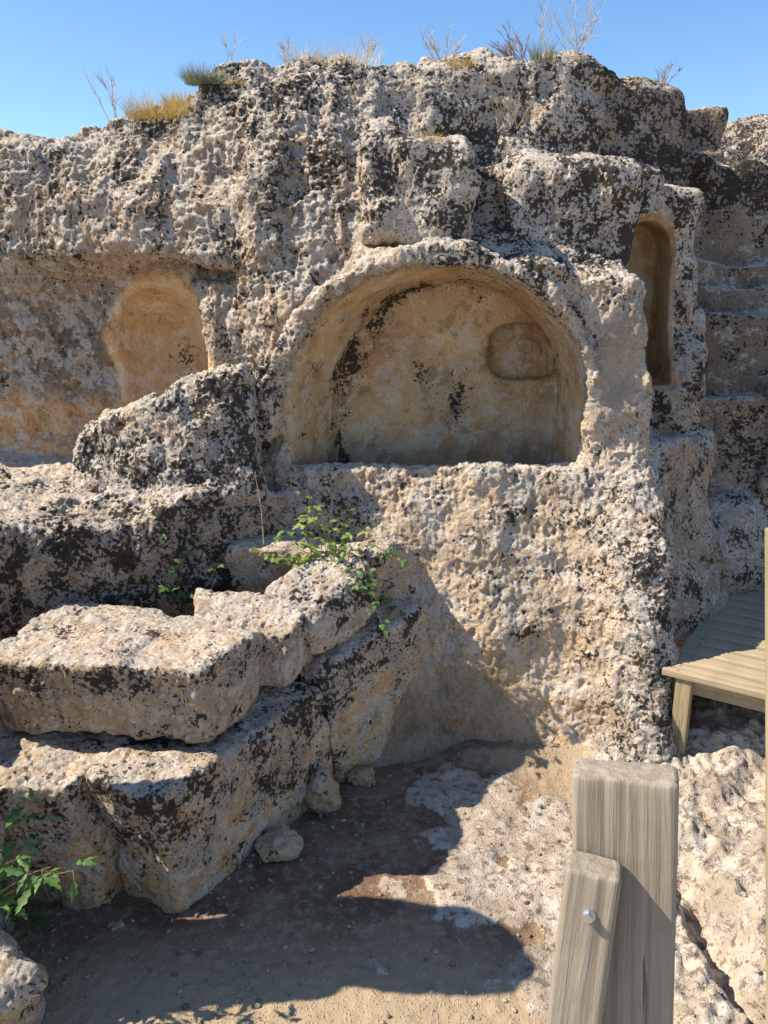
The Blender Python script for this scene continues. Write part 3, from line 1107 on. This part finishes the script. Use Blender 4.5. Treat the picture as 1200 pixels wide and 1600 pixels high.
def gravel():
    ico_v = np.array([(0, 0, 1), (1, 0, 0), (0, 1, 0), (-1, 0, 0), (0, -1, 0), (0, 0, -1)], np.float32)
    ico_f = np.array([(0, 1, 2), (0, 2, 3), (0, 3, 4), (0, 4, 1), (5, 2, 1), (5, 3, 2), (5, 4, 3), (5, 1, 4)])
    # split once for a rounder stone
    vs = list(map(tuple, ico_v))
    fs = []
    for a, b, c in ico_f:
        ab, bc, ca = [(ico_v[i] + ico_v[j]) for i, j in ((a, b), (b, c), (c, a))]
        ab, bc, ca = [w / np.linalg.norm(w) * 0.93 for w in (ab, bc, ca)]
        n = len(vs)
        vs += [tuple(ab), tuple(bc), tuple(ca)]
        fs += [(a, n, n + 2), (n, b, n + 1), (n + 2, n + 1, c), (n, n + 1, n + 2)]
    B = np.array(vs, np.float32)
    Fc = np.array(fs)
    N = 20000
    x = rng.uniform(-1.8, 1.6, N)
    y = rng.uniform(1.8, 4.2, N)
    p = np.stack([x, y, 0 * x], 1).astype(np.float32)
    keep = (vn(p, 3.0, 231) + rng.uniform(-0.6, 0.9, N)) > 0
    x, y = x[keep], y[keep]
    N = len(x)
    z, rock = ground_h(x.astype(np.float32), y.astype(np.float32))
    s = 0.0016 + 0.012 * rng.rand(N) ** 10
    s = np.where(rng.rand(N) < rock * 0.7, s * 0.3, s)
    ang = rng.uniform(0, 6.28, N)
    Vv = B[None] * (s[:, None, None] * rng.uniform(0.6, 1.3, (N, 1, 3))) * rng.uniform(0.8, 1.2, (N, len(B), 1))
    ca, sa = np.cos(ang)[:, None], np.sin(ang)[:, None]
    X = Vv[:, :, 0] * ca - Vv[:, :, 1] * sa
    Y = Vv[:, :, 0] * sa + Vv[:, :, 1] * ca
    Z = Vv[:, :, 2] * 0.7
    Vv = np.stack([X + x[:, None], Y + y[:, None], Z + (z + s * 0.3)[:, None]], -1).reshape(-1, 3)
    F = (Fc[None] + (np.arange(N) * len(B))[:, None, None]).reshape(-1, 3)
    tone = np.repeat(rng.rand(N), len(B))
    A = np.stack([tone, tone, tone, tone * 0 + 1], 1)
    m, nt, b = new_mat('gravel_stone')
    k = NB(nt)
    at_ = k.n('ShaderNodeAttribute', attribute_name='reg')
    rp = k.n('ShaderNodeValToRGB')
    k.l(at_.outputs['Fac'], rp.inputs[0])
    rp.color_ramp.elements[0].color = (0.15, 0.10, 0.065, 1)
    rp.color_ramp.elements[1].color = (0.42, 0.345, 0.26, 1)
    k.l(rp.outputs[0], b.inputs['Base Color'])
    link('gravel', mk_mesh('gravel', Vv, F, True, A), m, None, kind='stuff')


gravel()


# ------------------------------------------------------------------ wood
def wood_mat(name, c1, c2, along, dark=(0.12, 0.09, 0.06), sc=1.0, crack=0.5):
    m, nt, b = new_mat(name)
    k = NB(nt)
    P = k.n('ShaderNodeTexCoord').outputs['Object']
    st = [55 * sc, 55 * sc, 55 * sc]
    st[along] = 1.6 * sc
    S = k.scale(P, tuple(st))
    g = k.noise(S, 1.0, 6, 0.65, 0.3)
    s2 = [22 * sc, 22 * sc, 22 * sc]
    s2[along] = 0.9 * sc
    g2 = k.noise(k.scale(P, tuple(s2)), 1.0, 3, 0.5, 0.6)
    g3 = k.noise(k.scale(P, tuple(q_ * 2.2 for q_ in s2)), 1.0, 2, 0.5, 0.3)
    bl = k.noise(P, 5, 4, 0.6)
    c = k.mix(k.ss(g, 0.3, 0.7), c1, c2)
    c = k.mix(k.math('MULTIPLY', k.ss(bl, 0.45, 0.7), 0.35), c, (c1[0] * 0.75, c1[1] * 0.75, c1[2] * 0.78))
    ck = k.math('MULTIPLY', k.math('MAXIMUM', k.ss(g2, 0.645, 0.675), k.ss(g3, 0.70, 0.73)), crack)
    c = k.mix(ck, c, dark)
    k.l(c, b.inputs['Base Color'])
    b.inputs['Roughness'].default_value = 0.8
    h = k.math('SUBTRACT', g, k.math('MULTIPLY', ck, 2.0))
    k.l(k.bump(h, 0.8, 0.005), b.inputs['Normal'])
    return m


M_GREYWOOD = wood_mat('weathered_wood', (0.23, 0.19, 0.14), (0.37, 0.315, 0.24), 2, sc=1.4, crack=0.8)
M_DECK = wood_mat('deck_wood', (0.30, 0.225, 0.135), (0.50, 0.395, 0.255), 0, crack=0.6)
M_LEG = wood_mat('leg_wood', (0.24, 0.19, 0.11), (0.40, 0.32, 0.19), 2, crack=0.5)


def plank(name, size, mat, parent, loc, rot=(0, 0, 0), bev=0.004, cuts=0, jitter=0.0, seed=0, **props):
    """a bevelled board, centred on loc, its own axes keep the grain straight"""
    import bmesh
    bm = bmesh.new()
    bmesh.ops.create_cube(bm, size=1)
    for v_ in bm.verts:
        v_.co = Vector((v_.co.x * size[0], v_.co.y * size[1], v_.co.z * size[2]))
    bmesh.ops.bevel(bm, geom=list(bm.edges), offset=bev, segments=2, affect='EDGES', profile=0.6)
    if cuts:
        bmesh.ops.subdivide_edges(bm, edges=[e for e in bm.edges if e.calc_length() > 0.03], cuts=cuts, use_grid_fill=True)
        rd = random.Random(seed)
        for v_ in bm.verts:
            v_.co += Vector((rd.uniform(-1, 1), rd.uniform(-1, 1), rd.uniform(-1, 1))) * jitter
    me = bpy.data.meshes.new(name)
    bm.to_mesh(me)
    bm.free()
    o = link(name, me, mat, parent, **props)
    o.location = loc
    o.rotation_euler = rot
    return o


# near rail post with its brace
front_l = at(893, 1205, Z=1.95)
front_r = at(1043, 1230, Z=1.95)
dirx = (front_r - front_l)
W_ = dirx.length * 1.12
dirx.normalize()
back = Vector((-dirx.y, dirx.x, 0))
ang = math.atan2(dirx.y, dirx.x)
T_ = 0.048
lean = 0.02
post = empty('rail_post', (0, 0, 0), category='post',
             label='thick weathered wooden rail post close to the camera with bolted brace')
# axes: x along face, y away from the camera, z up; leans with its foot toward the camera-right
HP = 1.05
post.rotation_euler = (math.radians(-3.0), math.radians(-4.0), ang)
_rot = post.rotation_euler.to_matrix()
post.location = front_l + dirx * W_ / 2 - _rot @ Vector((0, -T_ / 2, HP))


def top_plank(name, w, t, hgt, mat, parent, loc, rot=(0, 0, 0), seed=1):
    """upright board with a worn, slightly uneven sawn top"""
    nx, ny, nz = 22, 8, 60
    import bmesh
    bm = bmesh.new()
    bmesh.ops.create_cube(bm, size=1)
    for v_ in bm.verts:
        v_.co = Vector((v_.co.x * w, v_.co.y * t, (v_.co.z + 0.5) * hgt))
    bmesh.ops.bevel(bm, geom=list(bm.edges), offset=0.006, segments=3, affect='EDGES', profile=0.5)
    for ax, n_ in ((0, nx), (1, ny), (2, nz)):
        ext = (w, t, hgt)[ax]
        for i in range(1, n_):
            c = ext * i / n_ - (ext / 2 if ax < 2 else 0)
            no = [0, 0, 0]
            no[ax] = 1
            co = [0, 0, 0]
            co[ax] = c
            bmesh.ops.bisect_plane(bm, geom=bm.verts[:] + bm.edges[:] + bm.faces[:], plane_co=co, plane_no=no)
    P = np.array([v_.co[:] for v_ in bm.verts], np.float32)
    n1 = vn(P, 25, seed)
    n2 = vn(P, 70, seed + 1)
    fl = vn(P, 90, seed + 2, (1, 1, 0.05))
    for i, v_ in enumerate(bm.verts):
        tp = max(0, min(1, (v_.co.z - hgt + 0.02) / 0.02))
        v_.co.z += tp * (0.0025 * n1[i] + 0.0015 * n2[i])
        if tp < 0.9:
            v_.co.y += 0.0010 * fl[i] * (1 if v_.co.y > 0 else -1)
    me = bpy.data.meshes.new(name)
    bm.to_mesh(me)
    bm.free()
    for p_ in me.polygons:
        p_.use_smooth = True
    o = link(name, me, mat, parent)
    o.location = loc
    o.rotation_euler = rot
    return o


top_plank('upright', W_, T_, HP, M_GREYWOOD, post, (0, 0, 0), seed=3)
# brace: fixed on the front face, running down to the left
br = top_plank('brace', 0.064, 0.040, 0.78, M_GREYWOOD, post, (-0.117, -T_ / 2 - 0.0215, HP - 0.094 - 0.78), (0, 0, 0), seed=9)
br.rotation_euler = (0, math.radians(6.2), 0)
import bmesh


def disc_bolt(parent, loc):
    bm = bmesh.new()
    bmesh.ops.create_cone(bm, cap_ends=True, segments=24, radius1=0.0085, radius2=0.0085, depth=0.002, matrix=Matrix.Rotation(math.pi / 2, 4, 'X'))
    bmesh.ops.create_cone(bm, cap_ends=True, segments=6, radius1=0.0062, radius2=0.0058, depth=0.006,
                          matrix=Matrix.Translation((0, -0.004, 0)) @ Matrix.Rotation(math.pi / 2, 4, 'X'))
    me = bpy.data.meshes.new('bolt')
    bm.to_mesh(me)
    bm.free()
    m, nt, b = new_mat('zinc')
    b.inputs['Base Color'].default_value = (0.55, 0.56, 0.58, 1)
    b.inputs['Metallic'].default_value = 0.9
    b.inputs['Roughness'].default_value = 0.35
    o = link('bolt', me, m, parent)
    o.location = loc
    return o


disc_bolt(br, (0.0, -0.0215, 0.78 - 0.055))

# far rail post at the right edge of view
p_top = at(1207, 828, Z=1.95)
p_bot = at(1208, 1620, Y=1.62)
ax = (p_top - p_bot)
Lp = ax.length
po = empty('rail_post', p_bot, category='post', label='slim wooden rail post cut off by the right edge of the picture')
ax.normalize()
_x = (Vector((1, 0, 0)) - ax * ax.x).normalized()
_y = ax.cross(_x)
po.rotation_euler = Matrix((_x, _y, ax)).transposed().to_euler()
SX = 1
plank('upright', (0.09, 0.045, Lp + 0.3), M_LEG, po, (SX * 0.045, 0.022, Lp / 2 - 0.15), bev=0.008)

# wooden deck
d0 = at(1035, 1045, Z=0.60)
dA = at(1200, 1085, Z=0.60)
fd = (dA - d0).normalized()
bd = Vector((-fd.y, fd.x, 0))
# measured side edge
side = (at(1105, 945, Z=0.60) - d0).normalized()
da = math.atan2(fd.y, fd.x)
deck = empty('wooden_deck', (d0.x, d0.y, 0.60), category='deck',
             label='wooden boardwalk deck on posts at the foot of the dark rock')
deck.rotation_euler = (0, 0, da)
rd = random.Random(4)
yy = 0.0
M_NAIL, _nt, _b = new_mat('rusty_nail')
_b.inputs['Base Color'].default_value = (0.09, 0.06, 0.045, 1)
_b.inputs['Metallic'].default_value = 0.5
import bmesh
_bm = bmesh.new()
bmesh.ops.create_cone(_bm, cap_ends=True, segments=10, radius1=0.0045, radius2=0.004, depth=0.002)
NAIL_ME = bpy.data.meshes.new('nail')
_bm.to_mesh(NAIL_ME)
_bm.free()
NAIL_ME.materials.append(M_NAIL)


def nail(par, loc):
    o = bpy.data.objects.new('nail', NAIL_ME)
    col.objects.link(o)
    o.parent = par
    o.location = loc


for i in range(16):
    w = 0.138
    bh = 0.036
    off = (side.dot(fd) / side.dot(bd)) * yy
    ln = 2.4 + rd.uniform(-0.01, 0.01)
    xo = (0 if i < 2 else 0.02) + off + rd.uniform(-0.004, 0.004)
    ww = [0.055, 0.06][i] if i < 2 else w
    plank('board', (ln, ww - 0.012, bh), M_DECK, deck, (xo + ln / 2, yy + ww / 2, -bh / 2 + rd.uniform(-0.001, 0.001)), bev=0.004, seed=i)
    for nx_ in (0.075, 1.3):
        for ny_ in ((0.5,) if i < 2 else (0.22, 0.78)):
            nail(deck, (xo + nx_, yy + ww * ny_, 0.0012))
    yy += ww
plank('beam', (2.4, 0.04, 0.085), M_DECK, deck, (1.215, 0.125, -0.112), (0, 0, 0))
plank('beam', (2.4, 0.04, 0.088), M_LEG, deck, (1.8, 1.3, -0.118))
plank('leg', (0.078, 0.075, 0.66), M_LEG, deck, (0.105, 0.063, -0.368), (0, 0, 0))
plank('leg', (0.09, 0.08, 0.66), M_LEG, deck, (1.6, 0.124, -0.368), (0, 0, 0))
plank('leg', (0.09, 0.08, 0.66), M_LEG, deck, (1.3, 1.362, -0.368), (0, 0, 0))

# the walkway the camera stands on (below the frame)
ww_ = empty('walkway', (0, 0, 0.9), category='walkway', label='wooden walkway under the near rail post')
for i in range(9):
    plank('board', (3.0, 0.12, 0.03), M_DECK, ww_, (0.3, -0.08 + i * 0.128 - 0.1, -0.015))
plank('leg', (0.09, 0.09, 0.9), M_LEG, ww_, (-1.0, 0.85, -0.48))
plank('leg', (0.09, 0.09, 0.9), M_LEG, ww_, (1.5, 0.85, -0.48))


# ------------------------------------------------------------------ plants
def leaf_mat(name, c1, c2, trans=0.35):
    m, nt, b = new_mat(name)
    k = NB(nt)
    P = k.n('ShaderNodeTexCoord').outputs['Object']
    c = k.mix(k.ss(k.noise(P, 14, 3, 0.6), 0.4, 0.62), c1, c2)
    k.l(c, b.inputs['Base Color'])
    b.inputs['Roughness'].default_value = 0.5
    tr = k.n('ShaderNodeBsdfTranslucent')
    k.l(c, tr.inputs[0])
    mx = k.n('ShaderNodeMixShader')
    mx.inputs[0].default_value = trans
    k.l(b.outputs[0], mx.inputs[1])
    k.l(tr.outputs[0], mx.inputs[2])
    k.l(mx.outputs[0], nt.nodes['Material Output'].inputs[0])
    return m


M_LEAF = leaf_mat('green_leaf', (0.14, 0.23, 0.04), (0.32, 0.37, 0.11))
M_LEAF2 = leaf_mat('deep_green_leaf', (0.07, 0.16, 0.04), (0.17, 0.28, 0.08))
M_STEM = leaf_mat('brown_stem', (0.20, 0.13, 0.07), (0.28, 0.18, 0.09), 0.0)
M_STRAW = leaf_mat('straw', (0.58, 0.47, 0.30), (0.70, 0.60, 0.44), 0.3)
M_GOLD = leaf_mat('golden_straw', (0.50, 0.34, 0.09), (0.62, 0.46, 0.17), 0.3)
M_RED = leaf_mat('reddish_twig', (0.30, 0.17, 0.12), (0.42, 0.27, 0.19), 0.2)
M_SAGE = leaf_mat('grey_green_leaf', (0.20, 0.21, 0.13), (0.30, 0.30, 0.19), 0.2)


class MB:
    def __init__(s):
        s.v, s.f = [], []

    def tube(s, pts, r0, r1, n=5):
        base = len(s.v)
        L = len(pts)
        for i, p in enumerate(pts):
            t = (pts[min(i + 1, L - 1)] - pts[max(i - 1, 0)])
            if t.length < 1e-6:
                t = Vector((0, 0, 1))
            q = t.to_track_quat('Z', 'Y')
            r = r0 + (r1 - r0) * i / (L - 1)
            for j in range(n):
                a = 2 * math.pi * j / n
                s.v.append(p + q @ Vector((math.cos(a) * r, math.sin(a) * r, 0)))
        for i in range(L - 1):
            for j in range(n):
                a, b_ = base + i * n + j, base + i * n + (j + 1) % n
                s.f.append((a, b_, b_ + n, a + n))

    def blade(s, p, d, L, w, bend, n=4):
        """a bending narrow blade"""
        base = len(s.v)
        side = d.cross(Vector((random.uniform(-1, 1), random.uniform(-1, 1), 0.2)))
        side.normalize()
        q = p.copy()
        dd = d.copy()
        for i in range(n + 1):
            ww = w * (1 - i / n) + 0.0003
            s.v.append(q - side * ww / 2)
            s.v.append(q + side * ww / 2)
            dd = (dd + bend / n).normalized()
            q = q + dd * L / n
        for i in range(n):
            a = base + 2 * i
            s.f.append((a, a + 1, a + 3, a + 2))

    def leaf(s, p, d, up, L, lobes=5, w=0.75, depth=0.45, fold=0.25):
        """lobed leaf, cupped along its midrib"""
        d = d.normalized()
        sd_ = d.cross(up)
        if sd_.length < 1e-3:
            sd_ = Vector((1, 0, 0))
        sd_.normalize()
        nn = sd_.cross(d).normalized()
        base = len(s.v)
        N = 16
        mid, lf, rt = [], [], []
        for i in range(N + 1):
            t = i / N
            env = math.sin(math.pi * min(1, t * 1.02) ** 0.75) * w * 0.5
            lob = 1 - depth * (0.5 + 0.5 * math.cos(2 * math.pi * t * (lobes / 2 + 0.5)))
            wd = max(env * lob, 0.01) * L
            c = p + d * (t * L) + nn * (-0.22 * L * t * t)
            mid.append(c)
            lf.append(c - sd_ * wd + nn * wd * fold + d * wd * 0.25)
            rt.append(c + sd_ * wd + nn * wd * fold + d * wd * 0.25)
        s.v += mid + lf + rt
        for i in range(N):
            m0, l0, r0 = base + i, base + N + 1 + i, base + 2 * (N + 1) + i
            s.f.append((m0, m0 + 1, l0 + 1, l0))
            s.f.append((m0, r0, r0 + 1, m0 + 1))

    def build(s, name, mat, parent=None, smooth=True, **props):
        me = bpy.data.meshes.new(name)
        o0 = parent.location if parent is not None else Vector((0, 0, 0))
        me.from_pydata([tuple(v_ - o0) for v_ in s.v], [], s.f)
        for p_ in me.polygons:
            p_.use_smooth = smooth
        return link(name, me, mat, parent, **props)


def curve(p, d, L, n, wob, grav, rnd):
    pts = [p.copy()]
    d = d.normalized()
    for i in range(n):
        d = (d + Vector((rnd.uniform(-wob, wob), rnd.uniform(-wob, wob), rnd.uniform(-wob, wob) - grav))).normalized()
        pts.append(pts[-1] + d * L / n)
    return pts


def leafy_plant(name, base, stems, label, lsize, mat, seed, lobes=5, nl=7, stem_r=0.003, depth=0.5, w=0.8):
    rnd = random.Random(seed)
    e = empty(name, base, category='plant', label=label)
    st, lf = MB(), MB()
    for (p, d, L, grav) in stems:
        pts = curve(p, d, L, 9, 0.16, grav, rnd)
        st.tube(pts, stem_r, stem_r * 0.35)
        for i in range(nl):
            k_ = rnd.randint(2, 9)
            q = pts[k_]
            a = rnd.uniform(0, 6.28)
            dd = Vector((math.cos(a), math.sin(a), rnd.uniform(-0.1, 0.7))).normalized()
            pet = curve(q, dd, lsize * rnd.uniform(0.5, 1.1), 3, 0.1, 0.1, rnd)
            st.tube(pet, stem_r * 0.4, stem_r * 0.25, 4)
            tip = pet[-1]
            sz = lsize * rnd.uniform(0.6, 1.2)
            u_ = Vector((rnd.uniform(-0.6, 0.6), rnd.uniform(-0.9, 0.1), 1)).normalized()
            ld = (dd + Vector((rnd.uniform(-.5, .5), rnd.uniform(-.5, .5), rnd.uniform(-0.7, 0.0)))).normalized()
            lf.leaf(tip, ld, u_, sz, lobes, w, depth)
            if rnd.random() < 0.75:                     # leaflets to the sides
                for sgn in (-1, 1):
                    sd_ = ld.cross(u_).normalized() * sgn
                    lf.leaf(tip - ld * 0.1 * sz, (sd_ + ld * 0.35), u_, sz * 0.75, lobes, w, depth)
    st.build('stem', M_STEM, e)
    lf.build('foliage', mat, e)
    return e


V3 = Vector
b0 = V3((-0.30, 3.93, 1.13))
stems = []
rnd = random.Random(11)
for (u, v_, Y) in ((470, 765, 3.95), (520, 790, 3.95), (505, 780, 4.0), (560, 800, 3.9), (430, 830, 3.9), (400, 880, 3.85), (455, 870, 3.8), (600, 830, 3.85), (540, 840, 3.85), (495, 850, 3.8), (475, 820, 3.9)):
    tgt = at(u, v_, Y=Y)
    p0 = b0 + V3((rnd.uniform(-0.1, 0.08), rnd.uniform(-0.05, 0.03), -0.03))
    stems.append((p0, tgt - p0, (tgt - p0).length * 1.05, -0.01))
leafy_plant('leafy_plant', (-0.30, 3.93, 1.12), stems, 'sprawling green lobed plant growing between the stones below the arch', 0.042, M_LEAF, 21, nl=9, stem_r=0.0022)
stems = []
for (u, v_, Y, u0, v0, Y0) in ((560, 945, 3.72, 560, 870, 3.85), (575, 980, 3.70, 570, 885, 3.85), (625, 860, 3.8, 580, 850, 3.9), (590, 900, 3.72, 560, 870, 3.85), (640, 990, 3.8, 580, 880, 3.86), (545, 915, 3.7, 545, 865, 3.85)):
    a, b_ = at(u0, v0, Y=Y0), at(u, v_, Y=Y)
    stems.append((a, b_ - a, (b_ - a).length * 1.1, 0.03))
leafy_plant('leafy_plant', at(570, 880, Y=3.86), stems, 'trailing sprig of green leaves hanging over the tilted slab', 0.042, M_LEAF2, 22, nl=8, stem_r=0.002)
stems = []
for (u, v_, Y) in ((250, 850, 3.8), (290, 830, 3.8), (225, 880, 3.75), (280, 915, 3.75), (310, 800, 3.9), (320, 880, 3.8), (240, 915, 3.7), (305, 930, 3.75)):
    a = at(300, 945, Y=3.85) + V3((rnd.uniform(-.08, .08), 0, -0.03))
    b_ = at(u, v_, Y=Y)
    stems.append((a, b_ - a, (b_ - a).length * 1.05, -0.01))
leafy_plant('leafy_plant', at(300, 950, Y=3.85), stems, 'sparse green plant in the dark gap against the ledge side', 0.04, M_LEAF2, 23, nl=3, stem_r=0.002)
# big leaves at lower left
stems = []
a = at(-30, 1430, Y=2.28)
for (u, v_, Y) in ((25, 1235, 2.26), (-5, 1290, 2.24), (25, 1320, 2.2), (-20, 1240, 2.28), (35, 1280, 2.22), (0, 1350, 2.2)):
    b_ = at(u, v_, Y=Y)
    stems.append((a, b_ - a, (b_ - a).length * 1.0, 0.0))
e = leafy_plant('leafy_plant', a, stems, 'bushy fresh green plant with long lobed leaves at the left edge', 0.075, M_LEAF2, 24, nl=7, stem_r=0.0028, w=0.42, depth=0.45)
stb = MB()
stb.tube([a, V3((a.x - 0.03, a.y + 0.02, 0.0))], 0.004, 0.005)
stb.build('root_stem', M_STEM, e)
a = at(42, 1450, Z=0.02)
stems = [(a, V3((math.cos(t), math.sin(t), 1.3)), 0.10, 0.05) for t in (0.3, 1.6, 2.8, 4.0, 5.2)]
leafy_plant('leafy_plant', a, stems, 'small dark green plant low in the shade below the front left block', 0.05, M_LEAF2, 25, nl=2, stem_r=0.002, w=0.5)
a = at(1108, 885, Y=4.55)
stems = [(a, V3((math.cos(t) * 0.6, -0.4, 1)), 0.10, 0.0) for t in (0.3, 1.6, 2.8, 4.0)]
leafy_plant('leafy_plant', a, stems, 'tiny green tuft in the rock corner above the wooden deck', 0.022, M_LEAF2, 26, nl=4, stem_r=0.0015)


# things on the cliff find the rock below them
from mathutils.bvhtree import BVHTree
step = 1
tri = np.concatenate([Q[:, [0, 1, 2]], Q[:, [0, 2, 3]]])
sel = (V[tri[:, 0], 2] > 2.4)
tri = tri[sel]
uu, inv = np.unique(tri, return_inverse=True)
bvh = BVHTree.FromPolygons([tuple(map(float, t)) for t in V[uu]], inv.reshape(-1, 3).tolist())


def on_rock(u, v_, back_=0.12):
    """the rock met by a ray from the eye, then a little further back on top"""
    d = (at(u, v_, Y=5) - Vector((0, 0, EYE))).normalized()
    h = bvh.ray_cast(Vector((0, 0, EYE)), d)
    if h[0] is None:
        for dv in range(5, 160, 5):
            d = (at(u, v_ + dv, Y=5) - Vector((0, 0, EYE))).normalized()
            h = bvh.ray_cast(Vector((0, 0, EYE)), d)
            if h[0] is not None:
                break
    if h[0] is None:
        return at(u, v_, Y=5.4)
    p = h[0] + Vector((0, back_, 0))
    g = bvh.ray_cast(p + Vector((0, 0, 0.5)), Vector((0, 0, -1)))
    return g[0] if g[0] is not None else h[0]


def tuft(name, base, H, spread, n, mat, label, seed, w=0.0025, lean=(0, 0), rad=0.06, cat='dry grass', group='dry grass tufts on the cliff'):
    random.seed(seed)
    mb = MB()
    for i in range(n):
        a, r = random.uniform(0, 6.28), rad * random.random() ** 0.5
        p = base + Vector((math.cos(a) * r, math.sin(a) * r * 0.6, -0.02))
        d = Vector((math.cos(a) * spread * random.random() + lean[0], math.sin(a) * spread * random.random(), 1)).normalized()
        mb.blade(p, d, H * random.uniform(0.4, 1.0), w, Vector((random.uniform(-.6, .6), random.uniform(-.4, .4), -0.3)) * spread)
    mb.build(name, mat, None, category=cat, label=label, group=group)


def twigs(name, base, H, spread, n, mat, label, seed, r=0.0028, lean=0.0, sub=6, cat='dry shrub', group='dry shrubs on the cliff top'):
    rnd = random.Random(seed)
    mb = MB()
    for i in range(n):
        a = rnd.uniform(0, 6.28)
        d = Vector((math.cos(a) * spread + lean, math.sin(a) * spread * 0.6, 1))
        pts = curve(base + Vector((rnd.uniform(-.03, .03), rnd.uniform(-.03, .03), -0.02)), d, H * rnd.uniform(0.6, 1), 7, 0.12, 0.0, rnd)
        mb.tube(pts, r, r * 0.4, 3)
        for j in range(sub):
            k_ = rnd.randint(2, 6)
            dd = (pts[k_] - pts[k_ - 1]).normalized() + Vector((rnd.uniform(-.9, .9), rnd.uniform(-.6, .6), rnd.uniform(-.1, .6)))
            p2 = curve(pts[k_], dd, H * rnd.uniform(0.15, 0.35), 4, 0.15, 0.0, rnd)
            mb.tube(p2, r * 0.6, r * 0.3, 3)
            for m_ in range(2):
                k2 = rnd.randint(1, 3)
                d3 = dd.normalized() + Vector((rnd.uniform(-1, 1), rnd.uniform(-.6, .6), rnd.uniform(-.2, .8)))
                mb.tube(curve(p2[k2], d3, H * rnd.uniform(0.05, 0.14), 3, 0.2, 0.0, rnd), r * 0.4, r * 0.25, 3)
    mb.build(name, mat, None, category=cat, label=label, group=group)


for (u, v_, H, sp_, n, mt_, lb, ln) in (
        (175, 178, 0.34, 0.35, 4, M_STRAW, 'thin straw coloured dry shrub on the low left shoulder of the cliff top', -0.1),
        (355, 97, 0.26, 0.2, 2, M_STRAW, 'two bare upright stalks where the cliff top steps up', 0.0),
        (447, 92, 0.22, 0.2, 3, M_STRAW, 'slender pale stalks on the cliff top above the left niche', 0.0),
        (572, 98, 0.24, 0.35, 5, M_STRAW, 'loose pale dry shrub on the middle of the cliff top', 0.1),
        (690, 100, 0.22, 0.9, 11, M_STRAW, 'wide fan shaped pale dry shrub on the cliff top above the arch', 0.0),
        (820, 92, 0.26, 0.9, 16, M_RED, 'reddish dry shrub bent by wind on the cliff crest', -0.9),
        (850, 95, 0.30, 0.25, 3, M_STRAW, 'two pale branching stalks right of the reddish shrub', 0.1),
        (900, 98, 0.36, 0.4, 8, M_STRAW, 'tallest pale branching dry shrub near the right end of the crest', 0.0),
        (1040, 120, 0.16, 0.6, 7, M_RED, 'small faint dry shrub on the dark square rock corner', 0.0),
        (800, 228, 0.22, 0.7, 9, M_STRAW, 'dry twiggy plant on the ledge halfway up, before the lichened wall', 0.0)):
    p = on_rock(u, v_, 0.04)
    twigs('dry_shrub', p, H, sp_, n, mt_, lb, int(u), lean=ln)
for (u, v_, H, n, mt_, lb, rd_) in (
        (258, 195, 0.17, 900, M_GOLD, 'golden grass patch on the left shoulder of the cliff top', 0.22),
        (290, 165, 0.10, 400, M_GOLD, 'short golden grass above the golden patch', 0.14),
        (215, 180, 0.05, 130, M_GOLD, 'thin fringe of grass left of the golden patch', 0.14),
        (365, 138, 0.05, 130, M_GOLD, 'small yellow grass clump below the step of the cliff top', 0.08),
        (540, 112, 0.15, 260, M_STRAW, 'row of straw grass on the middle of the cliff crest', 0.22),
        (470, 92, 0.12, 200, M_STRAW, 'pinkish dry grass on the crest, left of the row of straw grass', 0.12),
        (720, 108, 0.08, 300, M_GOLD, 'low yellow grass at the foot of the fan shaped shrub', 0.10),
        (845, 140, 0.14, 260, M_SAGE, 'olive grass tuft on the face just below the reddish shrub', 0.07),
        (672, 232, 0.05, 150, M_GOLD, 'yellow moss like tuft on the block above the arch', 0.07),
        (1165, 215, 0.05, 120, M_SAGE, 'green tuft below the distant outcrop', 0.08),
        (475, 268, 0.03, 60, M_SAGE, 'tiny green tuft on the rough face left of the arch top', 0.03)):
    p = on_rock(u, v_, 0.03)
    tuft('dry_grass', p, H, 0.7, n, mt_, lb, int(u) + 7, rad=rd_)
p = on_rock(318, 158, 0.02)
tuft('grey_bush', p, 0.13, 0.9, 800, M_SAGE, 'rounded grey green bush at the step of the cliff top', 77, rad=0.10, cat='bush', group='bushes on the cliff')
p = on_rock(905, 100, 0.03)
tuft('grey_bush', p, 0.06, 1.0, 120, M_SAGE, 'small dark bush at the foot of the tallest dry shrub', 78, rad=0.05, cat='bush', group='bushes on the cliff')
# dry reeds by the parapet corner
mb = MB()
random.seed(3)
for (u0, v0, u1, v1) in ((412, 850, 398, 738),):
    a, b_ = at(u0, v0, Y=4.0), at(u1, v1, Y=3.95)
    mb.tube([a, (a + b_) / 2 + Vector((0.01, 0, 0)), b_], 0.003, 0.0015, 5)
mb.build('dry_stalk', M_STRAW, None, category='dry stalk', label='tall dry straw stalk standing in front of the parapet corner')
